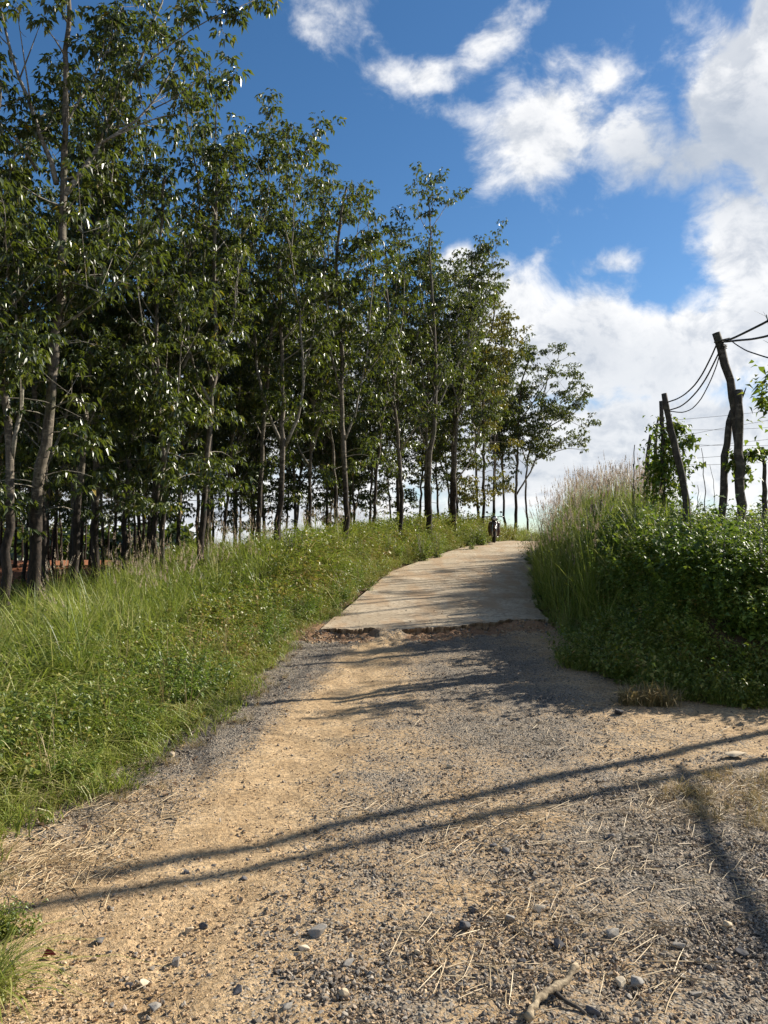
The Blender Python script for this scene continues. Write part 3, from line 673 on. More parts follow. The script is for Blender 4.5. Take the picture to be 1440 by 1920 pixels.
# trees beyond the right edge of the frame: their shade and one spray of leaves reach the picture
SP = []
for k in range(2):
    rng2 = np.random.default_rng(900 + k); L = [([(0, 0, 0), (.1, 0, 3), (-.1, .1, 6), (.1, 0, 9.5)], .15, .03, .45, True)]
    for q_ in range(4):
        a = q_ * 1.6 + k; o_ = np.array([math.cos(a), math.sin(a), 0]); z0 = 3 + q_ * .9; L.append(([(0, 0, z0), o_ * .6 + (0, 0, z0 + .8), o_ * 1.1 + (0, 0, z0 + 2.4), o_ * 1.4 + (0, 0, z0 + 4)], .075, .02, .3, False))
    SP.append(build_tree('rubber_tree', rng2, L, sub=1.2, reach=1.1, zmin=3.5, side_step=.9, dens=.4))
for n_, (x, y, sc) in enumerate([(13.8, 22.6, 1.0), (15.5, 26.0, 1.0), (12.6, 18.2, .9), (17.0, 21.5, 1.0), (10.4, 14.2, .62), (16.2, 29.0, 1.0)]):
    place_tree(SP[n_ % 2], (x, y, hz(x, y) - .05), 'rubber tree out past the right edge shading the concrete road', 'trees beyond the right edge', rz=n_ * 1.3, sc=sc)

# ------------------------------------------------------------------ scattered ground cover
def hidden(me):
    o = bpy.data.objects.new(me.name, me); return o      # a source for the scatter, not in the scene
def scatter(name, P, rng, protos, smin, smax, label, tint=None, tilt=.12, zs=None, cat=None):
    n = len(P); me = bpy.data.meshes.new(name + '_points'); me.vertices.add(n); me.vertices.foreach_set('co', np.asarray(P, np.float32).ravel())
    rot = np.stack([rng.normal(0, tilt, n), rng.normal(0, tilt, n), rng.random(n) * 6.283], -1)
    sc = (smin + (smax - smin) * rng.random(n)) if not hasattr(smin, '__len__') else np.asarray(smin)
    s3 = np.stack([sc, sc, sc * (1 if zs is None else zs)], -1)
    for k, t_, v in (('rot', 'FLOAT_VECTOR', rot), ('scl', 'FLOAT_VECTOR', s3)):
        me.attributes.new(k, t_, 'POINT').data.foreach_set('vector', v.astype(np.float32).ravel())
    me.attributes.new('itint', 'FLOAT', 'POINT').data.foreach_set('value', (rng.random(n) if tint is None else np.clip(tint, 0, 1)).astype(np.float32))
    me.attributes.new('pid', 'INT', 'POINT').data.foreach_set('value', rng.integers(0, len(protos), n).astype(np.int32))
    o = link(name, me, kind='stuff', label=label)
    ng = bpy.data.node_groups.new(name + '_scatter', 'GeometryNodeTree')
    ng.interface.new_socket('Geometry', in_out='INPUT', socket_type='NodeSocketGeometry'); ng.interface.new_socket('Geometry', in_out='OUTPUT', socket_type='NodeSocketGeometry')
    N, L = ng.nodes, ng.links; gi = N.new('NodeGroupInput'); go = N.new('NodeGroupOutput'); jn = N.new('GeometryNodeJoinGeometry')
    for p in protos:
        oi = N.new('GeometryNodeObjectInfo'); oi.inputs['Object'].default_value = p; oi.inputs['As Instance'].default_value = True; L.new(oi.outputs['Geometry'], jn.inputs[0])
    ip = N.new('GeometryNodeInstanceOnPoints'); L.new(gi.outputs[0], ip.inputs['Points']); L.new(jn.outputs[0], ip.inputs['Instance']); ip.inputs['Pick Instance'].default_value = True
    def na(nm, t_):
        a = N.new('GeometryNodeInputNamedAttribute'); a.data_type = t_; a.inputs[0].default_value = nm; return a.outputs[0]
    L.new(na('pid', 'INT'), ip.inputs['Instance Index']); L.new(na('scl', 'FLOAT_VECTOR'), ip.inputs['Scale'])
    er = N.new('FunctionNodeEulerToRotation'); L.new(na('rot', 'FLOAT_VECTOR'), er.inputs[0]); L.new(er.outputs[0], ip.inputs['Rotation'])
    L.new(ip.outputs[0], go.inputs[0]); md = o.modifiers.new('scatter', 'NODES'); md.node_group = ng
    return o
def P3(x, y, dz=0.0): return np.stack([x, y, height(x, y) + dz], -1)

def grass_proto(seed, n, rad, h0, h1, wd, lean, matn='grass', seg=4):
    rng = np.random.default_rng(seed); V, Q, t = blades(rng, n, rad, h0, h1, wd, lean, seg)
    return hidden(mesh_from('grass_tuft', V, Q, attrs={'tint': t}, mats=(M[matn],)))
def leafy_proto(seed, nst, rad, h, leafL, nleaf, matn, spread=.5, wr=.5):
    rng = np.random.default_rng(seed); Vs, Ts, ts = [], [], []; n = 0; Pl, Dl, Ll = [], [], []
    Vq, Qq = [], []
    for k in range(nst):
        a = rng.random() * 6.28; hh = h * rng.uniform(.5, 1); b = np.array([math.cos(a), math.sin(a), 0]) * rad * rng.random() * .5; e = b + np.array([math.cos(a) * spread * hh * rng.random(), math.sin(a) * spread * hh * rng.random(), hh])
        for j in range(nleaf):
            u = rng.uniform(.12, 1); p = b + (e - b) * u; p[2] -= .06 * hh * math.sin(u * 3); a2 = rng.random() * 6.28
            Pl.append(p); Dl.append((math.cos(a2), math.sin(a2), rng.uniform(-.5, .6))); Ll.append(leafL * rng.uniform(.5, 1.2) * (1.15 - .5 * u))
        Vq.append((b, e))
    Ll = np.array(Ll); V, Tt = leaves_at(rng, np.array(Pl) + rng.normal(0, .01, (len(Pl), 3)), np.array(Dl), Ll, Ll * wr, fold=.2, droop=.3)
    t = np.repeat(rng.random(len(Pl)), 5)
    # stems: thin crossed strips
    for b, e in Vq:
        d = np.array([.003, .002, 0]); i0 = len(V); V = np.concatenate([V, [b - d, b + d, e]]); Tt = np.concatenate([Tt, [(i0, i0 + 1, i0 + 2)]]); t = np.concatenate([t, [.2, .2, .2]])
    return V, Tt, t
def leafy(seed, *a, **k):
    V, Tt, t = leafy_proto(seed, *a, **k); return hidden(mesh_from('weed', V, tris=Tt, attrs={'tint': t}, mats=(M[a[5]],)))
def plume_proto(seed, n, hmin, hmax):
    rng = np.random.default_rng(seed); V, Q, t = blades(rng, 30, .14, .5, hmin, .013, .45, 5); Tt = np.zeros((0, 3), int); mi = [0] * len(Q)
    Vs = [V]; Qs = [Q]; ts = [t]; k0 = len(V)
    V2, Q2, t2 = blades(rng, n, .10, hmin, hmax, .006, .16, 5); Vs.append(V2); Qs.append(Q2 + k0); ts.append(t2 * .7); k0 += len(V2); mi += [0] * len(Q2)
    tips = V2.reshape(n, 12, 3)
    for a in tips:                                 # feathery head along the last third of every stalk
        e = a[-1]; d = a[-1] - a[-5]; d /= np.linalg.norm(d); b = e - d * .04; L_ = rng.uniform(.14, .24)
        m_ = 26; u = rng.random(m_); p = b + d * (u * L_)[:, None]; az = rng.random(m_) * 6.28
        s = np.stack([np.cos(az), np.sin(az), rng.uniform(.5, 2.0, m_)], -1); s /= np.linalg.norm(s, axis=1)[:, None]
        w_ = np.stack([np.sin(az), -np.cos(az), 0 * az], -1) * .0035; tip = p + s * (.035 * (1.1 - u))[:, None]; q4 = np.stack([p - w_, p + w_, tip + w_ * .5, tip - w_ * .5], 1).reshape(-1, 3)
        Vs.append(q4); Qs.append(np.arange(m_ * 4).reshape(-1, 4) + k0); k0 += m_ * 4; ts.append(np.full(m_ * 4, rng.random())); mi += [1] * m_
    return hidden(mesh_from('plume_grass', np.concatenate(Vs), np.concatenate(Qs), attrs={'tint': np.concatenate(ts)}, mats=(M['grass'], M['plume']), mi=mi))

tuft = [grass_proto(200 + k, 50, .17, .12 + .03 * k, .34 + .09 * k, .0075 + .0015 * k, .7 + .25 * k) for k in range(5)]
tall = [grass_proto(210 + k, 30, .13, .5, 1.15, .0085, .55, seg=5) for k in range(4)]
short = [grass_proto(220 + k, 30, .09, .06, .20, .007, .9, seg=3) for k in range(3)]
dry = [grass_proto(230 + k, 34, .10, .08, .26, .006, 1.1, 'drygrass', seg=3) for k in range(3)]
weeds = [leafy(240 + k, 9, .16, .30 + .05 * k, .042 + .011 * k, 11, 'weed', wr=.4 + .08 * k) for k in range(4)]
broad = [leafy(246 + k, 6, .2, .22, .11, 5, 'weed', wr=.7, spread=.9) for k in range(3)]
stalk = [grass_proto(249 + k, 7, .10, .5, .95, .005, .35, 'drygrass', seg=4) for k in range(3)]
vines = [leafy(250 + k, 14, .25, .55, .070, 18, 'vine', wr=.72, spread=.9) for k in range(4)]
plumes = [plume_proto(260 + k, 9, 1.1, 1.65) for k in range(4)]

def sample(rng, n, x0, x1, y0, y1, ok):
    """random points in a box, thinned with distance"""
    x = x0 + (x1 - x0) * rng.random(n); y = y0 + (y1 - y0) * rng.random(n); k = ok(x, y); return x[k], y[k]
rng = np.random.default_rng(31)
inhedge = lambda x, y: np.minimum(x - rxs(y), y - hedge_y(x))
vis = lambda x, y: np.abs(x) < y * .53 + 1.6
def left_d(x, y): return lx(y) - x + .12 * sn(x, y, 1.9, 1) + .07 * sn(x, y, 5, 2)
# left verge: knee-high grass, taller further from the road
x, y = sample(rng, 23000, -9, 6, 2.6, 34, lambda x, y: (left_d(x, y) > .28) & (left_d(x, y) < 6.0 - .05 * y) & vis(x, y))
d = left_d(x, y); pr = np.clip(1.25 - d * .10, .2, 1) * np.clip(9 / y, .35, 1); k = rng.random(len(x)) < pr; x, y, d = x[k], y[k], d[k]
s0 = (.45 + .55 * ss(.2, 1.6, d)) * rng.uniform(.75, 1.25, len(x)); s0 *= np.interp(y, [3, 6, 12, 18, 30], [.8, 1.05, 1.2, 1.5, 1.5]) * (1 + .30 * sn(x, y, 1.6, 6))
scatter('verge_grass', P3(x, y), rng, tuft, s0, None, 'knee-high green grass filling the left verge', tint=.42 + .20 * sn(x, y, .8, 2) + .12 * sn(x, y, 3.1, 5) + rng.normal(0, .27, len(x)) + .25 * ss(.8, .2, d))
x, y = sample(rng, 9000, -9, 5, 5, 32, lambda x, y: (left_d(x, y) > 1.2) & (left_d(x, y) < 6.0) & vis(x, y))
k = rng.random(len(x)) < np.clip(.55 + .6 * sn(x, y, .9, 5), .06, 1) * np.clip(9 / y, .4, 1) * np.interp(left_d(x, y), [1.2, 2.5, 6], [.25, 1, .7]); x, y = x[k], y[k]
scatter('tall_grass', P3(x, y), rng, tall, .6, 1.2, 'taller arching grass standing in front of the trunks', tint=.35 + .2 * sn(x, y, .7, 8) + rng.normal(0, .2, len(x)))
# short and weedy border of the road
x, y = sample(rng, 40000, -6, 6, 3.0, 36, lambda x, y: (left_d(x, y) > -.02) & (left_d(x, y) < 3.2) & vis(x, y)); 
k = rng.random(len(x)) < np.clip(8 / y, .35, .8) * np.interp(left_d(x, y), [0, .3, 1.4, 3.2], [.45, 1, .85, .4]); x, y = x[k], y[k]; d = left_d(x, y)
scatter('verge_weeds', P3(x, y), rng, weeds, (.30 + .60 * ss(0, 1, d) * rng.uniform(.6, 1.5, len(x))) * np.interp(y, [4, 10, 16, 30], [.9, 1.15, 1.7, 1.9]), None, 'low yellowish weeds bordering the left side of the road', tint=.42 + .24 * sn(x, y, 1.3, 4) + rng.normal(0, .22, len(x)) + (.15 + .35 * (sn(x, y, .9, 13) > -.2)) * ss(2.2, .8, d) * ss(6.5, 9, y))
x, y = sample(rng, 7000, -5, 6, 2.6, 14, lambda x, y: (left_d(x, y) > -.22) & (left_d(x, y) < .55))
k = rng.random(len(x)) < .5; x, y = x[k], y[k]
scatter('dry_edge_grass', P3(x, y), rng, dry, .25, .6, 'short dry straw-coloured grass along the left edge of the gravel', tint=rng.random(len(x)))
x, y = sample(rng, 5000, -5, 6, 2.6, 14, lambda x, y: (left_d(x, y) > -.05) & (left_d(x, y) < .8))
scatter('short_edge_grass', P3(x, y), rng, short, .6, 1.3, 'short green grass along the left edge of the gravel', tint=.4 + rng.normal(0, .2, len(x)))
x, y = sample(rng, 4200, -7, 1, 3.4, 20, lambda x, y: (left_d(x, y) > .15) & (left_d(x, y) < 4) & vis(x, y) & (sn(x, y, 1.4, 11) > -.15))
scatter('verge_creepers', P3(x, y, .05), rng, vines + broad + broad, .4, .95, 'broad-leaved creepers mixed into the left grass', tint=.5 + rng.normal(0, .2, len(x)))
x, y = sample(rng, 900, -7, 3, 3.6, 26, lambda x, y: (left_d(x, y) > .2) & (left_d(x, y) < 4) & vis(x, y))
scatter('dry_stalks', P3(x, y), rng, stalk, .5, 1.0, 'thin dead stalks standing among the left grass', tint=.5 + .5 * rng.random(len(x)))
# plantation floor
x, y = sample(rng, 9000, -30, 6, 12, 50, lambda x, y: (left_d(x, y) > 4.5) & vis(x, y) & ~((y > 26) & (x < -8)))
scatter('undergrowth', P3(x, y), rng, weeds + short, .6, 1.5, 'thin green undergrowth on the plantation floor', tint=.3 + rng.normal(0, .2, len(x)))
# verge beyond the crest
x, y = sample(rng, 3500, -4, 14, 30, 46, lambda x, y: (left_d(x, y) > .1) & (left_d(x, y) < 9))
scatter('crest_grass', P3(x, y), rng, tuft + weeds, .7, 1.3, 'grass and weeds on the crest behind the motorcycle', tint=.5 + rng.normal(0, .2, len(x)))
# right bank
x, y = sample(rng, 28000, 2.2, 14, 6.6, 34, lambda x, y: (inhedge(x, y) > .05) & (inhedge(x, y) < 3.6) & (x < y * .56 + 1.0)); d = inhedge(x, y)
k = rng.random(len(x)) < np.clip(9 / y, .4, .9) * np.interp(d, [0, .5, 3.6], [.7, 1, .45]); x, y, d = x[k], y[k], d[k]
scatter('bank_weeds', P3(x, y), rng, weeds + vines, (.30 + 1.0 * ss(.1, 1.5, d)) * rng.uniform(.55, 1.35, len(x)) * (1 + .35 * sn(x, y, 2.0, 7)), None, 'tangled weeds and creepers covering the right bank', tint=.52 + .25 * sn(x, y, 1.1, 4) + rng.normal(0, .24, len(x)))
x, y = sample(rng, 11000, 2.2, 14, 7.0, 34, lambda x, y: (inhedge(x, y) > .1) & (inhedge(x, y) < 3.5) & (x < y * .5 + .6)); d = inhedge(x, y)
wl = ss(9.6, 12.0, y + (3.0 - x) * .9); k = rng.random(len(x)) < np.clip(10 / y, .4, 1) * (.02 + .98 * wl) * .55; x, y, d = x[k], y[k], d[k]
scatter('bank_grass', P3(x, y), rng, tall + tuft, (.55 + .65 * ss(0, 1.2, d)) * rng.uniform(.8, 1.2, len(x)), None, 'tall green grass on the right bank beside the concrete road', tint=.40 + rng.normal(0, .24, len(x)))
x, y = sample(rng, 1300, 2.4, 12, 9.5, 28, lambda x, y: (inhedge(x, y) > .25) & (inhedge(x, y) < 3.2) & (x < .36 * y + .1) & (y > 10.6 + (x - 2.6) * 1.2))
scatter('plume_grass', P3(x, y, .05), rng, plumes, .85, 1.2, 'tall grass with pinkish seed plumes on top of the right bank', tint=rng.random(len(x)), tilt=.08)
x, y = sample(rng, 420, -6, 2, 7, 26, lambda x, y: (left_d(x, y) > 1.4) & (left_d(x, y) < 4.5) & vis(x, y) & (sn(x, y, .5, 3) > -.1))
scatter('left_plume_grass', P3(x, y), rng, plumes, .7, .95, 'scattered seed plumes in the left grass near the trunks', tint=rng.random(len(x)))
x, y = sample(rng, 4200, 2.2, 9, 6.4, 10, lambda x, y: (inhedge(x, y) > -.30) & (inhedge(x, y) < .6))
scatter('bank_foot_grass', P3(x, y), rng, short + weeds, .6, 1.2, 'short grass and weeds at the foot of the right bank', tint=.35 + rng.normal(0, .18, len(x)))
# small loose growth at the near left and the dry patch at the right
def blob(n, cx, cy, rx, ry):
    a = rng.random(n) * 6.28; r = np.sqrt(rng.random(n)); return cx + np.cos(a) * r * rx, cy + np.sin(a) * r * ry
x, y = blob(26, -1.62, 3.12, .22, .12)
scatter('creeping_weeds', P3(x, y), rng, weeds, .25, .42, 'low creeping weeds on bare sand at the lower left', tint=rng.random(len(x)) * .5)
x, y = blob(14, -1.42, 2.72, .14, .12)
scatter('corner_grass', P3(x, y), rng, tuft, .35, .5, 'green grass tuft in the lower left corner', tint=.5 + .2 * rng.random(len(x)))
xa, ya = blob(26, 2.55, 7.45, .28, .10)
scatter('dry_tussock', P3(xa, ya), rng, dry, .8, 1.3, 'small dry orange tussock at the corner of the right bank', tint=rng.random(len(xa)) * .6)
xb, yb = blob(240, 2.45, 4.75, .75, .55)
scatter('dry_patch', P3(xb, yb, -.02), rng, dry, .25, .6, 'flattened dry brown grass patch at the right edge', tint=rng.random(len(xb)), tilt=.5)

# loose stone and straw on the track
def stone_mesh(seed, name='stone', flat=.6, sub=1):
    """angular crushed stone: the hull of a few random points, a little bevelled when it is a large one"""
    rng = np.random.default_rng(seed); import bmesh
    bm = bmesh.new(); n = 11 if sub == 1 else 15
    p = rng.normal(0, 1, (n, 3)); p /= np.linalg.norm(p, axis=1)[:, None]; p *= rng.uniform(.40, .55, (n, 1)); p[:, 1] *= rng.uniform(.6, .85); p[:, 2] *= flat
    for q in p: bm.verts.new(q)
    r = bmesh.ops.convex_hull(bm, input=list(bm.verts))
    bmesh.ops.delete(bm, geom=[v for v in bm.verts if not v.link_faces], context='VERTS')
    if sub > 1: bmesh.ops.bevel(bm, geom=list(bm.edges), offset=.03, segments=1, affect='EDGES')
    me = bpy.data.meshes.new(name); bm.to_mesh(me); bm.free(); return me
def stone_mat(name, a, b, inst=True, dust=.35):
    m, T, o = mat(name); oi = T.node('ShaderNodeObjectInfo'); r = T.attr('itint', 'INSTANCER') if inst else oi.outputs['Random']
    tc = T.node('ShaderNodeNewGeometry').outputs['Position']; n = T.noise(tc, 60, 4, .6)
    c = T.mix(r, a, b); c = T.mix(T.m('MULTIPLY', T.ramp(T.m('FRACT', T.m('MULTIPLY', r, 7.3)), .55, .7), .5), c, (.30, .20, .12)) if inst else c; c = T.mix(T.m('MULTIPLY', T.ramp(n, .4, .7), dust), c, (.42, .31, .20))
    T.l.new(principled(T, c, .8, .3, T.bump(n, .5, .004)), o.inputs[0]); return m
M['gravel'] = stone_mat('crushed_stone', (.048, .045, .043), (.34, .30, .25))
M['clod'] = stone_mat('sandy_clod', (.30, .19, .10), (.55, .40, .25))
M['slate'] = stone_mat('dark_slate_stone', (.05, .052, .06), (.10, .10, .11), False, .2)
M['tan'] = stone_mat('pale_tan_stone', (.40, .31, .20), (.62, .52, .38), False, .3)
M['greystone'] = stone_mat('grey_stone', (.15, .14, .13), (.28, .26, .23), False, .3)
gp = []; cp = []
for k in range(6):
    me = stone_mesh(300 + k, 'gravel_stone', flat=.34 + .07 * k); me.materials.append(M['gravel']); gp.append(hidden(me))
    me = stone_mesh(310 + k, 'clod'); me.materials.append(M['clod']); cp.append(hidden(me))
rng = np.random.default_rng(41)
# equal numbers per picture area: draw y with density ~ 1/y^2
def trackpts(n, y0=2.35, y1=11.9):
    u = rng.random(n); y = 1 / (1 / y0 - u * (1 / y0 - 1 / y1)); x = (rng.random(n) * 1.12 - .56) * y
    k = (left_d(x, y) < .12) & (inhedge(x, y) < .0); return x[k], y[k]
x, y = trackpts(125000); g = greyness(x, y); k = rng.random(len(x)) < g * 1.0 + .06; x, y = x[k], y[k]
s_ = .007 + .027 * rng.random(len(x)) ** 3.5; s_ *= np.interp(y, [3, 8], [1, 1.15])
scatter('gravel', P3(x, y, .001), rng, gp, s_, None, 'crushed grey gravel strewn over the sandy track', tint=rng.random(len(x)) ** 1.3, tilt=.5)
x, y = trackpts(26000); g = greyness(x, y); k = rng.random(len(x)) < (1.1 - g) * .8; x, y = x[k], y[k]
scatter('sand_clods', P3(x, y, .003), rng, cp,   .006 + .018 * rng.random(len(x)) ** 3, None, 'small clods of dry sand on the track', tint=rng.random(len(x)), tilt=.5)
x, y = sample(rng, 6500, -1.6, 2.9, 10.8, 13.2, lambda x, y: (y < edge_y(x) + .03) & (y > edge_y(x) - .85 + .25 * sn(x, y, 4, 1)) & (np.abs(x - .12) > .3))
scatter('earth_lumps', P3(x, y, 0), rng, cp + gp, .02 + .07 * rng.random(len(x)) ** 3, None, 'broken lumps of red earth under the broken edge of the concrete', tint=rng.random(len(x)) * .4, tilt=.8)
x, y = sample(rng, 5200, -1, 7, 12.2, 31, lambda x, y: (x > lx(y) + .02) & (x < rxs(y)) & (y > edge_y(x) + .1) & ((rng.random(len(x)) < .18) | (x < lx(y) + .35) | (y < edge_y(x) + .8)))
scatter('slab_grit', P3(x, y, .045), rng, cp + gp, .010 + .035 * rng.random(len(x)) ** 4, None, 'grit and small stones washed over the concrete road', tint=rng.random(len(x)) * .6, tilt=.5)
st = []
for k in range(4):
    r2 = np.random.default_rng(330 + k); n = 1; mb = MB(); mb.tube(curve_pts([(-.5, 0, .01), (-.1, r2.normal(0, .06), .012 + .02 * r2.random()), (.5, r2.normal(0, .12), .01)], 5), [.007, .009, .009, .008, .005], 4)
    V = np.concatenate(mb.V); st.append(hidden(mesh_from('straw', V, np.concatenate(mb.Q), np.concatenate(mb.T), attrs={'tint': np.full(len(V), r2.random())}, mats=(M['straw'],))))
xs_, ys_ = [], []
for (cx, cy, rx_, ry_, n) in [(1.0, 3.9, .9, .8, 420), (.8, 4.6, 1.2, .35, 260), (2.3, 4.7, .9, .7, 600), (-1.9, 3.75, .7, .35, 700), (-1.5, 4.4, .35, .7, 300), (.6, 3.0, .6, .4, 220), (1.9, 6.3, 1.5, .5, 120), (0, 6, 2, 4, 200)]:
    x, y = blob(n, cx, cy, rx_, ry_); xs_.append(x); ys_.append(y)
x, y = np.concatenate(xs_), np.concatenate(ys_); k = inhedge(x, y) < 0; x, y = x[k], y[k]
sT = scatter('straw', P3(x, y, .008), rng, st, .05, .22, 'bits of dry straw scattered over the gravel track', tint=rng.random(len(x)), tilt=.12)
# leaf litter
lp = []
for k in range(3):
    r2 = np.random.default_rng(350 + k); V, Tt = leaves_at(r2, np.array([[-.5, 0, .05]]), np.array([[1.0, 0, .1]]), 1.0, .5, fold=.35, droop=.1); lp.append(hidden(mesh_from('fallen_leaf', V, tris=Tt, attrs={'tint': np.full(5, r2.random())}, mats=(M['litter'],))))
x, y = sample(rng, 2600, -7, 3, 2.6, 13, lambda x, y: (left_d(x, y) > -.5) & (left_d(x, y) < 1.0) & vis(x, y))
scatter('fallen_leaves', P3(x, y, .01), rng, lp, .03, .07, 'brown fallen leaves along the left edge of the track', tint=rng.random(len(x)), tilt=.4)
x, y = sample(rng, 9000, -30, 4, 12, 45, lambda x, y: (left_d(x, y) > 4.0) & vis(x, y))
scatter('plantation_litter', P3(x, y, .02), rng, lp, .12, .25, 'brown leaf litter covering the plantation floor', tint=rng.random(len(x)) * .6, tilt=.4)

# far wood beyond the plantation
fw = []
for k in range(3):
    r2 = np.random.default_rng(370 + k); a = r2.normal(0, 1, (420, 3)); a /= np.linalg.norm(a, axis=1)[:, None]; c = a * (r2.random((420, 1)) ** .4) * (2.6, 2.6, 2.4) + (0, 0, 3.2)
    V, Tt = leaves_at(r2, c, r2.normal(0, 1, (420, 3)), .95, .7, fold=.2, droop=.2); fw.append(hidden(mesh_from('far_tree', V, tris=Tt, attrs={'tint': np.repeat(r2.random(420) * .7, 5)}, mats=(M['leaf'],))))
r2 = np.random.default_rng(77); a = r2.uniform(R(-75), R(4), 420); rr = r2.uniform(95, 170, 420); x, y = np.sin(a) * rr, np.cos(a) * rr
scatter('far_wood', P3(x, y, -1.5), r2, fw, np.where(a < R(-14), 1.0, .62) * r2.uniform(.7, 1.5, 420), None, 'low dark wood far beyond the plantation', tint=r2.random(420))

# ------------------------------------------------------------------ bushes, each a thing
def bush_mesh(seed, nst, rad, h, leafL, nleaf, wr=.55, spread=.6):
    V, Tt, t = leafy_proto(seed, nst, rad, h, leafL, nleaf, 'bushleaf', spread, wr); return mesh_from('foliage', V, tris=Tt, attrs={'tint': t}, mats=(M['bushleaf'],))
def stem_mesh(seed, nst, rad, h):
    r2 = np.random.default_rng(seed + 9); mb = MB()
    for k in range(nst):
        a = r2.random() * 6.28; mb.tube(curve_pts([(0, 0, 0), (math.cos(a) * .06, math.sin(a) * .06, h * .4), (math.cos(a) * .22 * r2.random(), math.sin(a) * .22 * r2.random(), h * .85)], 4), [.009, .007, .006, .003], 4)
    return mesh_from('stem', np.concatenate(mb.V), np.concatenate(mb.Q), np.concatenate(mb.T), smooth=True, mats=(M['twig'],))
BM = [(bush_mesh(400 + k, 20 + 3 * k, .3, 1.0, .060 + .012 * k, 30), stem_mesh(400 + k, 6, .3, 1.0)) for k in range(4)]
def bush(px, Y, sc, v, label, group=None, dx=0, name='leafy_bush'):
    x = (px - 720) / F * Y + dx; e = empty(name, (x, Y, hz(x, Y) - .03), label, 'bush', group, rz=px * .37); e.scale = (sc, sc, sc)
    link('foliage', BM[v][0], e); link('stem', BM[v][1], e)
bush(545, 17.2, 1.25, 1, 'light green leafy bush in front of the forked tree')
bush(572, 17.6, .95, 2, 'yellow-green bush right beside the forked tree stem')
bush(640, 19.0, .85, 0, 'small bush in front of the dark straight stem')
bush(672, 19.5, .9, 1, 'leafy bush between the dark straight stem and the cloud gap')
bush(735, 22, .9, 3, 'low bush under the Y-forked tree')
bush(790, 23, 1.0, 2, 'bright green bush left of the stout spired tree')
bush(818, 24, .95, 1, 'bright green bush right of the stout spired tree')
bush(885, 27, .9, 0, 'yellow-green bush to the left of the motorcycle')
bush(902, 29, .95, 3, 'dark green bush touching the left of the motorcycle')
bush(1000, 22, 1.1, 1, 'leafy bush where the plumed grass meets the road end')
bush(480, 14.5, .7, 3, 'low pale bush in the left grass nearest the road')
bush(1190, 12.2, 1.25, 1, 'bright leafy bush before the dark stumps')
bush(1225, 12.8, 1.3, 2, 'leafy bush at the foot of the creeper-covered pole')
for k, (px, Y, sc, v) in enumerate([(1290, 10.4, 1.05, 1), (1330, 10.0, 1.0, 2), (1372, 9.6, 1.0, 3), (1410, 9.4, 1.05, 0), (1445, 9.1, 1.1, 1), (1250, 10.6, .95, 0), (1350, 9.0, .85, 3), (1425, 8.6, .85, 2), (1300, 9.3, .8, 1), (1390, 10.5, 1.1, 2), (1465, 9.8, 1.1, 3)]):
    bush(px, Y, sc, v, 'broad-leaved bush matted along the top of the right bank', 'bushes along the right bank')

# ------------------------------------------------------------------ poles, wires, stumps
def post(pts, rad, Y, label, name='wooden_pole', cat='pole', ground=True, seed=1, dY=0.0):
    P = [at(px, py, Y + dY * i / max(1, len(pts) - 1)) for i, (px, py) in enumerate(pts)]
    b = P[0].copy(); b.z = hz(b.x, b.y) - .1
    if ground: P = [b] + P[1:]
    o0 = P[0]; c = curve_pts([p - o0 for p in P], 16); r2 = np.random.default_rng(seed); n = 16
    c[1:-1] += r2.normal(0, .010, (14, 3)) * (1, 1, 0)
    rads = np.interp(np.linspace(0, 1, n), np.linspace(0, 1, len(rad)), rad); mb = MB(); mb.tube(c, rads, 9, wob=.07, rng=r2)
    root = empty(name, tuple(o0), label, cat); mb.build('shaft', M['post'], root); return root, P
YP = 10.8
rA, PA = post([(1388, 960), (1384, 860), (1380, 775), (1367, 700), (1352, 640), (1343, 624)], [.05, .048, .05, .055, .056, .052], YP, 'tall dark wooden pole bending left, with cables tied below its top', seed=3)
# give the tall pole a clear knee: its lower half is hidden behind the straight post
rB, PB = post([(1386, 965), (1386, 850), (1384, 770), (1386, 731)], [.068, .062, .06, .05], YP - .16, 'straight thick post lashed to the tall bending pole', name='wooden_post', cat='post', seed=4)
mb = MB(); p = at(1392, 745, YP - .16) - rB.location; q_ = at(1399, 727, YP - .16) - rB.location; mb.tube([p, (p + q_) / 2, q_], [.014, .011, .006], 5); mb.build('branch_stub', M['post'], rB)
rC, PC = post([(1350, 965), (1357, 880), (1366, 810), (1374, 770)], [.058, .055, .05, .045], YP + .1, 'slanting brace leaning up against the tall pole', name='wooden_brace', cat='brace', seed=5)
rD, PD = post([(1297, 965), (1282, 900), (1268, 845), (1252, 780), (1245, 738)], [.072, .065, .06, .055, .042], 12.6, 'pole leaning left at the end of the sagging cables', seed=6)
# crossarm and binding on the tall pole
mb = MB(); a = at(1339, 642, YP - .08) - rA.location; b = at(1368, 634, YP - .08) - rA.location; mb.tube([a, (a + b) / 2, b], [.010, .013, .010], 6); mb.build('crossbar', M['post'], rA)
mb = MB(); c = at(1354, 650, YP) - rA.location
for k in range(3):
    z = c.z + (k - 1) * .022; mb.tube([(c.x + .066 * math.cos(t), c.y + .066 * math.sin(t), z + .01 * math.sin(t)) for t in np.linspace(0, 6.28, 13)], .006, 4)
mb.build('binding', M['cable'], rA)
def cable(p0, p1, sag, r, label, name='cable', cat='cable', m='cable', n=18, group=None):
    t = np.linspace(0, 1, n)[:, None]; P = np.array(p0) * (1 - t) + np.array(p1) * t; P[:, 2] -= sag * 4 * (t * (1 - t))[:, 0]
    o0 = P[0].copy(); mb = MB(); mb.tube(P - o0, r, 6); return mb.build(name, M[m], None, loc=tuple(o0), label=label, cat=cat, group=group)
